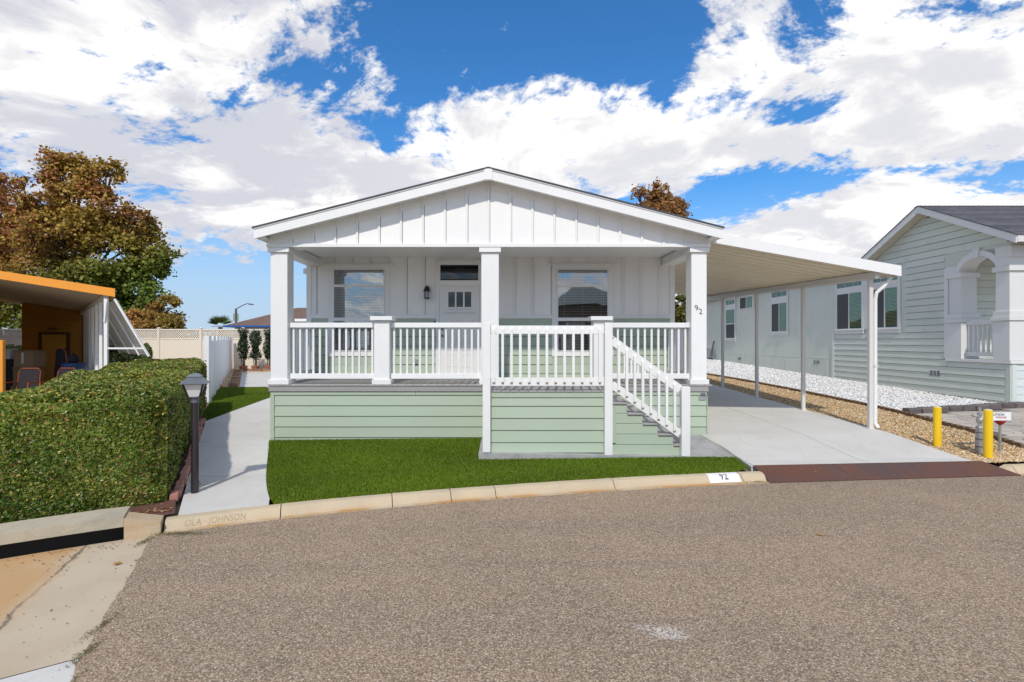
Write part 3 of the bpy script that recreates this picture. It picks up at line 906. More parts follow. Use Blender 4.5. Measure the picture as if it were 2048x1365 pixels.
# ------------------------------------------------------------------ main house
HX0, HX1, YF, YW = -4.30, 3.82, 9.77, 11.60
HC = (HX0 + HX1) / 2
DZ = 1.191
house = empty('manufactured_home', (HC, 15, 0.2))
tag(house, 'white and sage green single-storey home with gabled covered porch', 'house')
H = house
part('wall', box(HX0 + .02, HX1 - .02, YW + .03, 25.2, 0.1, 3.84), WHITEW, H)
part('gap_shade_backing', box(HX0 + .05, HX1 - .05, YW + .012, YW + .029, 1.2, 2.55), DARK, H)  # dark sheet put behind the lap boards so their gaps read as shade
part('sheathing', box(HX0 + .05, HX1 - .05, YW + .014, YW + .029, 2.551, 3.84), WHITEW, H)
# skirt under the porch
part('skirt_core', box(HX0 + .03, HX1 - .03, YF + .05, YW - .01, 0.0, DZ - .03), DARK, H)
def lap(x0, x1, z0, z1, y, name, m, par, lean=0.02):
    """lap board facing -Y, lower edge proud"""
    V = []
    for x in (x0, x1):
        for yy in ('f', 'b'):
            for z in (z0, z1):
                V.append((x, (y - (lean if z == z0 else 0.003)) if yy == 'f' else y + 0.012, z + (.007 if z == z0 else 0)))
    return part(name, hexa(V), m, par)
zt = 1.060
part('trim_board', box(HX0 + .003, -1.60, YF - .012, YF + .04, 0.993, zt, .004), GREEN, H)
part('trim_board', box(-1.597, HX1 - .003, YF - .012, YF + .04, 0.993, zt, .004), GREEN, H)
zb = [0.990, 0.793, 0.596, 0.399, 0.202, 0.02]
for i in range(5):
    lap(HX0 + 0.08, HX1 - 0.006, zb[i + 1] + 0.002, zb[i], YF + 0.012, 'lap_board', GREEN, H)
part('corner_board', box(HX0, HX0 + 0.075, YF - .014, YF + .05, 0.05, 0.992, .003), GREEN, H)
part('corner_board', box(HX1 - 0.004, HX1 + 0.012, YF - .016, YF + .09, 0.1, 0.992, .003), GREEN, H)
for z0_ in zb[1:]:
    pass
# side skirts (left and right of porch)
for xs_, sgn in ((HX0, -1), (HX1, 1)):
    part('side_skirt', box(xs_ - .01, xs_ + .02 if sgn < 0 else xs_ + .012, YF + .051 if sgn < 0 else YF + .091, 25.1, 0.02, 1.05), GREEN, H)
# deck rim and boards
part('deck_rim', box(HX0 - .02, 2.0, YF - .035, YF + .01, 1.063, 1.176, .004), DECK, H)
part('deck_rim', box(2.003, HX1 + .02, YF - .035, YF + .01, 1.063, 1.176, .004), DECK, H)
me_db = None
dx = 0.142
nb = int((HX1 - HX0) / dx)
for i in range(nb + 1):
    x = HX0 - .03 + i * dx
    if me_db is None:
        V, Fc = box(0, dx - .007, 0, YW - YF + .05, 0, 0.025, .003)
        me_db = _mesh('deck_board', V, Fc)
    place('deck_board', me_db, (x, YF - .05, DZ - .025), DECK, H)
# columns
colmesh = {}
def column(x0, x1, label=None):
    xc = (x0 + x1) / 2
    c = part('column', box(x0, x1, YF, YF + 0.30, DZ + 0.093, 3.65, .006), WHITE, H)
    part('column_base', box(x0 - .035, x1 + .035, YF - .035, YF + .335, DZ + .001, DZ + 0.094, .006), WHITE, c)
    part('column_capital', box(x0 - .04, x1 + .04, YF - .04, YF + .34, 3.648, 3.738, .005), WHITE, c)
    return c
column(-4.30, -3.985)
column(-0.376, -0.050)
rc = column(3.535, 3.82)
# number on right column
for ch, dxn, dzn in (('9', 0.0, 0.065), ('2', 0.075, 0.0)):
    V, Fc = text_mesh(ch, 0.15, shear=-0.15, bold=0.0)
    V = [(3.665 + dxn - .03 + v[0], YF - 0.003 - v[2], 2.50 + dzn + v[1]) for v in V]
    part('house_number', (V, Fc), INK, rc)
# beam, gable wall
part('porch_beam', box(HX0 - .055, HX1 + .055, YF - .05, YF + .32, 3.740, 3.805, .004), WHITE, H)
for xa, xb in ((HX0 + .01, HX0 + .29), (HX1 - .29, HX1 - .01)):
    part('side_beam', box(xa, xb, YF + .30, YW - .002, 3.66, 3.83, .004), WHITE, H)
part('porch_ceiling', box(HX0 + .02, HX1 - .02, YF + .05, YW, 3.845, 3.885), WHITEW, H)
SL = 0.2545
PK = 5.142
RY = 9.48
def roof_z(x): return PK - SL * abs(x - HC)
gw0 = YF - .0
part('sheathing', prism([(HX0, 3.806), (HX1, 3.806), (HX1, roof_z(HX1) - .10), (HC, PK - .12), (HX0, roof_z(HX0) - .10)], 'y', gw0 + .03, gw0 + 0.06), WHITEW, H)
bx_ = [HC + k * 0.407 for k in range(-10, 11)]
for xa, xb in zip(bx_[:-1], bx_[1:]):
    xa2, xb2 = max(xa + .030, HX0), min(xb, HX1)
    if xa2 > HX1 - .02 or xb2 < HX0 + .02: continue
    poly = [(xa2, 3.806), (xb2, 3.806), (xb2, roof_z(xb2) - .12), (xa2, roof_z(xa2) - .12)]
    part('gable_panel', prism(poly, 'y', gw0, gw0 + 0.022), WHITEW, H)
for k in range(-10, 11):
    x = HC + (k + 0.0) * 0.407 + (0.0)
    if x < HX0 - .02 or x > HX1 + .02: continue
    zt_ = roof_z(x) - .13
    if zt_ < 3.9: continue
    part('batten', box(x - .022, x + .022, gw0 - .026, gw0 - .0005, 3.806, zt_), WHITE, H)
for sg in (-1, 1):
    xe = HC + sg * 4.06
    a, b = (HC + sg * .03), xe
    poly = [(a, roof_z(a) - .10), (b, roof_z(b) - .10), (b, roof_z(b) - .33), (a, roof_z(a) - .33)]
    part('frieze_board', prism(poly, 'y', gw0 - .008, gw0 - .0005), WHITEW, H)
# rake boards, peak block, roof
for sg in (-1, 1):
    xe = HC + sg * 4.235
    a = HC + sg * 0.05
    def strip(t0, t1): return [(a, roof_z(a) - t0), (xe, roof_z(xe) - t0), (xe, roof_z(xe) - t1), (a, roof_z(a) - t1)]
    part('rake_board', prism(strip(.045, .215), 'y', RY, RY + .03), WHITE, H)
    part('rake_trim', prism([(HC, roof_z(HC) - .024)] + strip(.024, .047)[1:3] + [(HC, roof_z(HC) - .047)], 'y', RY - .014, RY + .03), WHITE, H)
    part('eave_fascia', box(xe - .012, xe + .012, RY + .031, 25.5, roof_z(xe) - .19, roof_z(xe) - .03), WHITE, H)
    ro = part('roof_slope', prism([(HC, PK - .022), (xe + sg * .025, roof_z(xe + sg * .025) - .022), (xe + sg * .025, roof_z(xe + sg * .025)), (HC, PK)], 'y', RY - .03, 25.6), ROOF, H)
    part('drip_edge', prism([(HC, PK - .030), (xe + sg * .02, roof_z(xe + sg * .02) - .030), (xe + sg * .02, roof_z(xe + sg * .02) - .0225), (HC, PK - .0225)], 'y', RY - .02, RY + .4), GALV, ro)
    part('rake_soffit', prism([(HC, PK - .175), (xe, roof_z(xe) - .175), (xe, roof_z(xe) - .145), (HC, PK - .145)], 'y', RY + .03, YF + .06), WHITEW, H)
    xw = HX0 if sg < 0 else HX1
    part('eave_soffit', box(min(xw, xe), max(xw, xe), RY + .03, 25.4, roof_z(xe) - .185, roof_z(xe) - .165), WHITEW, H)
part('peak_block', box(HC - .075, HC + .075, RY - .022, RY + .05, PK - .235, PK - .03, .004), WHITE, H)
# front wall under the porch
WPX = 1050 / YW
def wx(px): return (px - 1003) / WPX
def wz(py): return CZ + (683 - py) / WPX
fy = YW - .001
bpx = [wx(632 + 36.1 * i) for i in range(20)]
bpx = [HX0 + .05] + [b for b in bpx if b < HX1 - .15] + [HX1 - .03]
for xa, xb in zip(bpx[:-1], bpx[1:]):
    part('wall_panel', box(xa + .030, xb, fy - .010, fy + .012, 2.56, 3.845), WHITEW, H)
for k, px in enumerate([632 + 36.1 * i for i in range(20)]):
    x = wx(px)
    if x > HX1 - .15: break
    z0_, z1_ = 2.585, 3.845
    if wx(652) < x < wx(784) or wx(1100) < x < wx(1229): z0_ = wz(527)
    if wx(871) < x < wx(966): z0_ = wz(521)
    if abs(x - wx(872)) < .08: continue
    part('batten', box(x - .022, x + .022, fy - .034, fy - .0105, z0_, z1_), WHITE, H)
for xa, xb in ((HX0 + .1, wx(657)), (wx(780), wx(873)), (wx(962), wx(1105)), (wx(1225), HX1 - .11)):
    part('belt_board', box(xa, xb, fy - .028, fy, 2.497, 2.588, .003), WHITE, H)
for xa, xb in ((HX0, HX0 + .11), (HX1 - .11, HX1)):
    part('corner_board', box(xa, xb, fy - .03, fy + .002, DZ, 3.845, .003), WHITE, H)
zrow = [2.497, 2.294, 2.09, 1.886, 1.682, 1.478, 1.274, 1.193]
for i in range(len(zrow) - 1):
    z1_, z0_ = zrow[i], zrow[i + 1]
    segs = [(HX0 + .112, wx(657)), (wx(780), wx(873)), (wx(962), wx(1105)), (wx(1225), HX1 - .112)]
    if z1_ < wz(714) + .02:
        segs = [(HX0 + .112, wx(873)), (wx(962), HX1 - .112)]
    elif z0_ < wz(714):
        segs = [(HX0 + .112, wx(657)), (wx(780), wx(873)), (wx(962), wx(1105)), (wx(1225), HX1 - .112)]
    for xa, xb in segs:
        lap(xa, xb, z0_ + .001, z1_ - .001, fy - .004, 'lap_board', GREEN, H, .020)
for xa, xb in ((wx(657), wx(780)), (wx(1105), wx(1225))):
    part('lap_board', box(xa, xb, fy - .012, fy, 1.48, wz(713)), GREEN, H)
# windows on the porch wall
def blind(x0, x1, z0, z1, y, par, m, pitch=0.05, tilt=0.5):
    gs = []
    z = z1 - .02
    while z > z0 + .01:
        gs.append(beam((x0, y, z), (x1, y, z), 0.044, 0.003, (0, -math.sin(tilt), math.cos(tilt))))
        z -= pitch
    for f in (0.12, 0.5, 0.88):
        xx = x0 + (x1 - x0) * f
        gs.append(box(xx - .0015, xx + .0015, y - .024, y - .022, z0, z1))
    o = part('blind', join(gs), m, par); o['kind'] = 'stuff'
def porch_window(pl_, pr_, lab):
    x0, x1 = wx(pl_), wx(pr_)
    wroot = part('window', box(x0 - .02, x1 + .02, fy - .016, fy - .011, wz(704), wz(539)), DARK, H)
    wroot['label'] = lab
    tr = .105
    for xa, xb in ((x0 - tr - .03, x0 - .03), (x1 + .03, x1 + tr + .03)):
        part('side_trim', box(xa, xb, fy - .034, fy, wz(714), wz(540), .003), WHITE, wroot)
    part('head_trim', box(x0 - tr - .03, x1 + tr + .03, fy - .036, fy, wz(540) + .0005, wz(531), .003), WHITE, wroot)
    part('head_cap', box(x0 - tr - .11, x1 + tr + .11, fy - .06, fy, wz(531) + .0005, wz(528), .003), WHITE, wroot)
    part('sill_trim', box(x0 - .029, x1 + .029, fy - .033, fy, wz(713.4), wz(702.5), .003), WHITE, wroot)
    yfr0, yfr1 = fy - .055, fy - .011
    for xa, xb in ((x0 - .029, x0), (x1, x1 + .029)):
        part('frame', box(xa, xb, yfr0 + .01, yfr1, wz(702), wz(540.3), .003), WHITE, wroot)
    rows = [(541.5, 570.5), (575.5, 636.5), (643, 701.5)]
    bars = [(540.3, 541.5), (570.5, 575.5), (636.5, 643), (701.5, 702.4)]
    for a, b in bars:
        part('sash_bar', box(x0, x1, yfr0 + .004, yfr1, wz(b), wz(a), .0), WHITE, wroot)
    for a, b in rows:
        part('pane', box(x0, x1, fy - .044, fy - .041, wz(b), wz(a)), GLASS, wroot)
    blind(x0 + .01, x1 - .01, wz(701.5), wz(541.5), fy - .0275 + .008, wroot, BLIND, 0.056, 0.15)
    part('pull_wand', box(x1 - .085, x1 - .08, fy - .040, fy - .0385, wz(618), wz(582)), BLIND, wroot)
porch_window(669.3, 767.8, 'tall window left of the front door')
porch_window(1116, 1214, 'tall window right of the front door reflecting a hipped roof')
# door
dx0, dx1 = wx(879), wx(958.6)
dt, db_ = wz(573.3), DZ + .03
door = part('front_door', box(dx0, dx1, fy - .03, fy - .002, db_, dt, .002), mat('door_paint', (0.80, 0.79, 0.77), 0.4, painted(0.02, 0.08)), H)
DM = MATS['door_paint']
for xa, xb in ((dx0 - .075, dx0 - .003), (dx1 + .003, dx1 + .075)):
    part('door_jamb', box(xa, xb, fy - .04, fy, DZ + .002, wz(521.5), .003), WHITE, door)
part('door_head', box(dx0 - .0029, dx1 + .0029, fy - .038, fy, wz(573) + .002, wz(562), .003), WHITE, door)
part('door_head', box(dx0 - .0029, dx1 + .0029, fy - .038, fy, wz(531), wz(521.5), .003), WHITE, door)
part('transom', box(dx0 - .002, dx1 + .002, fy - .020, fy - .004, wz(561.5), wz(531.5)), DARK, door)
part('transom_pane', box(dx0 + .01, dx1 - .01, fy - .028, fy - .024, wz(559.5), wz(532.5)), DGLASS, door)
for (xa, xb, za, zb_) in ((dx0 - .002, dx0 + .02, wz(561.5), wz(531.5)), (dx1 - .02, dx1 + .002, wz(561.5), wz(531.5))):
    part('transom_frame', box(xa, xb, fy - .034, fy - .021, za, zb_), WHITE, door)
# lites
for i in range(3):
    xa = wx(897 + i * 16.2); xb = wx(897 + i * 16.2 + 13.2)
    part('lite_back', box(xa, xb, fy - .036, fy - .031, wz(615.5), wz(585)), DARK, door)
    part('lite_pane', box(xa, xb, fy - .042, fy - .039, wz(615.5), wz(585)), DGLASS, door)
lx0, lx1 = wx(894.5), wx(944.5)
for g in (box(lx0, lx1, fy - .048, fy - .0301, wz(585), wz(582.6)), box(lx0, lx1, fy - .048, fy - .0301, wz(618), wz(615.5)),
          box(lx0, wx(897), fy - .047, fy - .0301, wz(615.4), wz(585.1)), box(wx(942.6), lx1, fy - .047, fy - .0301, wz(615.4), wz(585.1)),
          box(wx(910.2), wx(913.2), fy - .047, fy - .0301, wz(615.4), wz(585.1)), box(wx(926.4), wx(929.4), fy - .047, fy - .0301, wz(615.4), wz(585.1))):
    part('lite_frame', g, WHITE, door)
sh_ = part('door_shelf', box(wx(890.5), wx(948), fy - .085, fy - .0301, wz(626.2), wz(623.2), .003), DM, door)
for pxk in (896, 911.5, 927.5, 943):
    part('dentil', box(wx(pxk - 2.8), wx(pxk + 2.8), fy - .07, fy - .0302, wz(629), wz(626.3)), DM, door)
for xa, xb in ((dx0 + .11, dx0 + .40), (dx1 - .40, dx1 - .11)):
    for za, zb_ in ((DZ + .25, DZ + .52), (DZ + .60, wz(634))):
        fr = .014
        for g in (box(xa, xb, fy - .037, fy - .0301, za, za + fr), box(xa, xb, fy - .037, fy - .0301, zb_ - fr, zb_),
                  box(xa, xa + fr, fy - .036, fy - .0301, za + fr, zb_ - fr), box(xb - fr, xb, fy - .036, fy - .0301, za + fr, zb_ - fr)):
            part('panel_moulding', g, DM, door)
for py_, r_ in ((659, .028), (672.5, .032)):
    x, z = wx(885.2), wz(py_)
    pr = [(0.0, 0), (r_, 0.002), (r_, 0.02), (r_ * .5, .028), (r_ * .5, .04), (r_ * .95, .05), (r_ * .8, .066)]
    V, Fc = lathe(0, 0, pr, 14)
    V = [(x + v[0], fy - .03 - v[2], z + v[1]) for v in V]
    part('door_knob' if py_ > 660 else 'deadbolt', (V, Fc), KNOB, door, True)
part('threshold', box(dx0 - .003, dx1 + .003, fy - .09, fy - .003, DZ + .001, DZ + .029), KNOB, door)
# doorbell, outlet cover, small plaque and vent at the right end of the skirt
part('doorbell', box(wx(868.5), wx(872.2), fy - .045, fy - .02, wz(647), wz(643)), BLACK, H)
oc = part('outlet_cover', box(wx(829), wx(836), fy - .06, fy - .018, wz(729), wz(719), .012), GALV, H)
part('name_plate', box(3.70, 3.79, YF - .022, YF - .0135, 0.995, 1.035), mat('slate_plate', (0.12, 0.15, 0.19), 0.5), H)
vt = part('vent_grille', box(3.67, 3.80, YF - .012, YF + .002, 0.90, 0.965), GALV, H)
# railings: rails and balusters along porch
BAL = None
def baluster_at(x, y, z0_, h, par, m=WHITE):
    global BAL
    if BAL is None or abs(BAL[1] - h) > 1e-4:
        V, Fc = box(-.019, .019, -.019, .019, 0, h, .002)
        BAL = (_mesh('baluster', V, Fc), h)
    place('baluster', BAL[0], (x, y, z0_), m, par)
ZT1, ZT0, ZB1, ZB0 = 2.344, 2.250, 1.386, 1.288
def railing_x(xa, xb, yc, n):
    r = part('railing', box(xa, xb, yc - .055, yc + .055, ZT0, ZT1, .006), WHITE, H)
    part('bottom_rail', box(xa, xb, yc - .045, yc + .045, ZB0, ZB1, .006), WHITE, r)
    for i in range(n):
        baluster_at(xa + (xb - xa) * (i + .5) / n, yc, ZB1 + .0005, ZT0 - ZB1 - .001, r)
def railing_y(xc, ya, yb, n):
    r = part('railing', box(xc - .055, xc + .055, ya, yb, ZT0, ZT1, .006), WHITE, H)
    part('bottom_rail', box(xc - .045, xc + .045, ya, yb, ZB0, ZB1, .006), WHITE, r)
    for i in range(n):
        baluster_at(xc, ya + (yb - ya) * (i + .5) / n, ZB1 + .0005, ZT0 - ZB1 - .001, r)
YR = YF + .15
railing_x(-3.984, -2.375, YR, 13)
railing_x(-2.085, -0.377, YR, 14)
railing_x(2.005, 3.534, YR, 12)
railing_y(HX0 + .15, YF + .301, YW - .035, 11)
railing_y(HX1 - .15, YF + .301, YW - .035, 11)
def newel(xa, xb):
    nw = part('newel_post', box(xa, xb, YF, YF + .29, DZ + .093, 2.382, .006), WHITE, H)
    part('newel_base', box(xa - .033, xb + .033, YF - .033, YF + .323, DZ + .001, DZ + .0935, .006), WHITE, nw)
    part('newel_cap', box(xa - .06, xb + .06, YF - .06, YF + .35, 2.382, 2.458, .006), WHITE, nw)
newel(-2.374, -2.086)
newel(1.715, 2.004)
# side light under the left eave
part('eave_light', box(HX0 - .13, HX0 - .012, YW + .1, YW + .25, 3.50, 3.62, .02), WHITE, H)

# ------------------------------------------------------------------ entry stairs
st = empty('entry_stairs', (1.4, 9.1, 0.15)); tag(st, 'white railed landing with sage skirt and grey steps beside the porch', 'stairs')
YL = 8.58
part('landing_core', box(-.27, 1.74, YL + .03, YF - .055, 0.16, DZ - .03), DARK, st)
for i in range(14):
    x = -.30 + i * 0.148
    V, Fc = box(x, min(x + .142, 1.80), YL - .02, YF - .052, DZ - .026, DZ, .003)
    part('deck_board', (V, Fc), DECK, st)
part('trim_board', box(-.26, 1.72, YL - .006, YL + .03, 1.078, 1.163, .003), GREEN, st)
zz_ = [1.076, 0.932, 0.734, 0.536, 0.338, 0.17]
for i in range(5):
    lap(-.26, 1.70, zz_[i + 1] + .001, zz_[i], YL + .016, 'lap_board', GREEN, st)
part('side_skirt', box(-.285, -.262, YL + .0, YF - .06, .17, 1.16), GREEN, st)
def post(xa, xb, z0_, z1_):
    return part('post', box(xa, xb, YL - .12, YL - .008, z0_, z1_, .006), WHITE, st)
post(-.305, -.178, 0.20, 2.296)
post(1.665, 1.793, 0.158, 2.296)
post(2.905, 3.045, 0.138, 1.262)
# landing railing: face-mounted balusters with bevelled ends
def fbal(x, y, z0_, z1_, par):
    w_, d_, c_ = .021, .04, .035
    V = [(x - w_, y, z0_), (x + w_, y, z0_), (x - w_, y, z1_), (x + w_, y, z1_),
         (x - w_, y - d_, z0_ + c_), (x + w_, y - d_, z0_ + c_), (x - w_, y - d_, z1_ - c_), (x + w_, y - d_, z1_ - c_)]
    Fc = [[0, 1, 3, 2], [4, 6, 7, 5], [0, 4, 5, 1], [2, 3, 7, 6], [0, 2, 6, 4], [1, 5, 7, 3]]
    part('baluster', (V, orient(V, Fc)), WHITE, par)
ryl = YL - .055
lr = part('landing_rail', box(-.177, 1.664, ryl, ryl + .04, 2.112, 2.250, .005), WHITE, st)
part('bottom_rail', box(-.177, 1.664, ryl, ryl + .04, 1.268, 1.406, .005), WHITE, lr)
for i in range(13):
    fbal(-.125 + i * .1432, ryl - .0005, 1.30, 2.225, lr)
# stair skirt, steps
steps = [(1.70, 2.075, .995), (2.075, 2.33, .823), (2.33, 2.58, .656), (2.58, 2.83, .484), (2.83, 3.08, .312)]
part('corner_board', box(1.80, 1.865, YL - .004, YL + .03, 0.33, .993, .003), GREEN, st)
for i, (xa, xb, z) in enumerate(steps):
    bt = steps[i + 1][2] if i < 4 else 0.137
    part('stringer_board', box(1.80 if i > 3 else 1.866, xb - .03 if i < 4 else 3.03, YL - .002 + .002 * (i % 2), YL + .03, bt + .001, z - .006), GREEN, st)
    part('tread', box(xa - .02, xb + .02, YL - .03, YF - .06, z - .025, z, .004), DECK, st)
    part('riser', box(xb - .05, xb - .03, YL + .031, YF - .06, bt + .001, z - .026), DECK, st)
    part('step_core', box(max(xa, 1.76), xb - .051, YL + .031, YF - .06, 0.14, z - .027), DARK, st)
part('riser', box(1.722, 1.742, YL + .031, YF - .06, .996, DZ - .027), DECK, st)
tr0, tr1 = (1.794, 2.002), (2.904, 1.200)    # top rail centre line x,z
br0, br1 = (1.794, 1.293), (2.904, 0.49)
rlm = part('stair_rail', beam((tr0[0], ryl + .02, tr0[1]), (tr1[0], ryl + .02, tr1[1]), .04, .125, bev=.004), WHITE, st)
part('bottom_rail', beam((br0[0], ryl + .02, br0[1]), (br1[0], ryl + .02, br1[1]), .04, .13, bev=.004), WHITE, rlm)
part('rail_cap', beam((tr0[0], ryl + .05, tr0[1] + .086), (2.93, ryl + .05, tr0[1] + .086 - (2.93 - tr0[0]) * .7225), .10, .018, bev=.004), WHITE, rlm)
for i in range(8):
    x = (1180 + (243 + 67.8 * i) * .2344 - 1003) / 1050 * (YL - .05)
    zt_ = 2.002 - (x - 1.794) * .7225; zb2 = 1.293 - (x - 1.794) * .7225
    fbal(x, ryl - .0005, zb2 - .045, zt_ + .05, rlm)

# ------------------------------------------------------------------ wall lantern by the door
wl = empty('wall_lantern', (wx(855.5), YW - .05, wz(600))); tag(wl, 'small black wall lantern beside the front door', 'lantern')
lx, ly = wx(855.5), fy - .13
part('back_plate', box(lx - .04, lx + .04, fy - .045, fy - .01, wz(596), wz(574), .008), BLACK, wl)
part('arm', tube([(lx, fy - .045, wz(577)), (lx, fy - .09, wz(573)), (lx, ly, wz(574)), (lx, ly, wz(577))], .011, 6), BLACK, wl)
part('roof', lathe(lx, ly, [(.078, wz(584.8)), (.080, wz(584)), (.06, wz(580)), (.045, wz(577)), (.02, wz(575)), (.012, wz(573.5)), (.008, wz(572.5))], 12), BLACK, wl, True)
part('glass', lathe(lx, ly, [(.058, wz(597.5)), (.058, wz(585))], 12), CLEAR, wl)
part('candle', lathe(lx, ly, [(.014, wz(597)), (.014, wz(590)), (.018, wz(589)), (.004, wz(586))], 8), BLIND, wl)
part('base', lathe(lx, ly, [(.03, wz(600)), (.07, wz(598.5)), (.07, wz(597.4))], 12), BLACK, wl)
for k in range(4):
    t = k * math.pi / 2 + .6
    part('bar', box(lx + .062 * math.cos(t) - .006, lx + .062 * math.cos(t) + .006, ly + .062 * math.sin(t) - .006, ly + .062 * math.sin(t) + .006, wz(597.4), wz(584.9)), BLACK, wl)

# ------------------------------------------------------------------ carport
cp = empty('carport', (5.6, 13, 0.3)); tag(cp, 'white ribbed metal carport beside the white and sage green home', 'carport')
RB = 0.0267
CXE = 7.5
def cz_(x, y): return 3.225 + (CXE - x) * 0.178 + (y - 9.88) * RB
L_ = 0.305
pan = None
ny = 30
for i in range(ny):
    y0 = 9.90 + i * L_
    xs2 = [HX1 + .16, CXE - .02]
    prof_y = [(0.0, .045), (0.035, .045), (0.06, 0.0), (0.13, 0.0), (0.1525, 0.02), (0.175, 0.0), (0.245, 0.0), (0.27, .045), (0.305, .045)]
    if pan is None:
        V = []
        for x in xs2:
            for (yy, h) in prof_y: V.append((x - xs2[0], yy, (CXE - x) * .178 - (CXE - xs2[0]) * .178 + h + yy * RB))
            for (yy, h) in prof_y: V.append((x - xs2[0], yy, (CXE - x) * .178 - (CXE - xs2[0]) * .178 + h + yy * RB + .008))
        m = len(prof_y); Fc = []
        for k in range(m - 1):
            Fc.append([k, 2 * m + k, 2 * m + k + 1, k + 1][::-1])
            Fc.append([m + k, 3 * m + k, 3 * m + k + 1, m + k + 1])
            Fc.append([2 * m + k, 3 * m + k, 3 * m + k + 1, 2 * m + k + 1][::-1])
        pan = _mesh('roof_pan', V, Fc)
        pan.materials.append(PANUNDER)
    place('roof_pan', pan, (xs2[0], y0, cz_(xs2[0], y0) + .03), None, cp)
yfz = 9.87
part('front_fascia', prism([(HX1 + .16, cz_(HX1 + .16, 9.88) - .0), (CXE + .02, cz_(CXE, 9.88) - .005), (CXE + .02, cz_(CXE, 9.88) + .19), (HX1 + .16, cz_(HX1 + .16, 9.88) + .19)], 'y', yfz, yfz + .028), WHITE, cp)
ye = 9.90 + ny * L_
part('gutter', hexa([(CXE - .015, yfz + .03, cz_(CXE, yfz) - .0), (CXE - .015, yfz + .03, cz_(CXE, yfz) + .16), (CXE - .015, ye, cz_(CXE, ye)), (CXE - .015, ye, cz_(CXE, ye) + .16),
                   (CXE + .02, yfz + .03, cz_(CXE, yfz) - .0), (CXE + .02, yfz + .03, cz_(CXE, yfz) + .16), (CXE + .02, ye, cz_(CXE, ye)), (CXE + .02, ye, cz_(CXE, ye) + .16)]), ALU, cp)
XP = 7.13
part('eave_beam', beam((XP, 9.95, cz_(XP, 9.95) - .035), (XP, ye, cz_(XP, ye) - .035), .075, .12), ALU, cp)
for i in range(4):
    y = 10.15 + 2.257 * i
    g0 = float(zl(XP, y)) + .015
    p_ = part('post', box(XP - .038, XP + .038, y - .038, y + .038, g0, cz_(XP, y) - .096, .006), ALU, cp)
    part('post_foot', box(XP - .055, XP + .055, y - .05, y + .05, g0, g0 + .02), ALU, p_)
dsp = part('downspout', tube([(CXE - .05, 10.02, cz_(CXE, 10) + .0), (XP + .18, 10.06, 3.03), (XP + .085, 10.1, 2.93), (XP + .075, 10.12, 2.8), (XP + .075, 10.12, .42), (XP + .09, 10.05, .33)], .033, 8), WHITE, cp)
part('strap', box(XP + .037, XP + .11, 10.085, 10.155, 1.5, 1.54), ALU, cp)
part('house_ledger', box(HX1 + .02, HX1 + .05, YF + .1, ye, 3.74, 3.86), ALU, cp)

# ------------------------------------------------------------------ neighbouring house on the right
NX = 12.42
NYC = 12.80
nh = empty('manufactured_home', (16, 20, .4)); tag(nh, 'pale green clapboard neighbouring home with arched porch and dark roof', 'house')
N = nh
part('wall', box(NX + .015, 20.4, 14.62, 32, .2, 4.45), NGREENV, N)
part('porch_base', box(NX + .015, 20.4, NYC + .02, 14.619, .2, 1.44), NGREENV, N)
part('porch_ceiling', box(NX + .015, 20.4, NYC + .02, 14.619, 4.33, 4.45), NWHITE, N)
GP, GYP, GS = 5.94, 15.27, 0.483
def gz(y): return GP - GS * abs(y - GYP)
part('gable_wall', prism([(12.55, 4.451), (18.0, 4.451), (18.0, gz(18.0) - .1), (GYP, GP - .12), (12.55, gz(12.55) - .1)], 'x', NX + .015, NX + .2), NGREENV, N)
def nlap(ya, yb, z0_, z1_, ya2=None, yb2=None):
    ya2 = ya if ya2 is None else ya2; yb2 = yb if yb2 is None else yb2
    z0_ += .009; z1_ -= .004
    V = [(NX - .016, ya, z0_), (NX + .003, ya2, z1_), (NX - .016, yb, z0_), (NX + .003, yb2, z1_),
         (NX + .010, ya, z0_), (NX + .010, ya2, z1_), (NX + .010, yb, z0_), (NX + .010, yb2, z1_)]
    part('clapboard', hexa(V), NGREEN, N)
for a_, b_, c_, d_ in ((NYC + .13, 19.58, .3, 1.44), (14.72, 16.14, 1.441, 4.45), (16.141, 19.58, 1.441, 2.24)):
    part('gap_shade_backing', box(NX + .0125, NX + .0148, a_, b_, c_, d_), DARK, N)  # near-black sheet paints shade into the clapboard gaps
part('gap_shade_backing', prism([(12.7, 4.452), (17.85, 4.452), (17.85, gz(17.85) - .24), (GYP, GP - .29), (12.7, gz(12.7) - .24)], 'x', NX + .0125, NX + .0148), DARK, N)  # same painted gap shade behind the gable boards
z = 0.30
ex = 0.196
rows_ = []
while z < 5.75:
    rows_.append(z); z += ex
for z in rows_:
    z1_ = z + ex + .003
    if z1_ < 1.44: nlap(NYC + .13, 19.58, z, z1_)
    elif z < 1.43:
        nlap(NYC + .13, 14.62, z, 1.438); nlap(14.63, 19.58, z, z1_)
    elif z1_ < 2.22: nlap(14.71, 19.58, z, z1_)
    elif z < 2.2: nlap(14.71, 16.15, z, z1_); nlap(16.151, 19.58, z, 2.246)
    elif z < 4.30: nlap(14.71, 16.15, z, z1_)
    else:
        e0, e1 = (GP - .215 - z) / GS, (GP - .215 - z1_) / GS
        if e1 < .05: break
        nlap(max(GYP - e0, 12.86), min(GYP + e0, 18), z, z1_, max(GYP - e1, 12.86), min(GYP + e1, 18))
part('corner_board', box(NX - .014, NX + .02, NYC, NYC + .125, .3, 1.43, .003), NGREEN, N)
part('corner_board', box(NX + .021, NX + .14, NYC - .014, NYC + .019, .3, 1.43, .003), mat('pale_front', (0.62, 0.68, 0.66), .55, painted(.03, .2)), N)
FR = MATS['pale_front']
z = .3
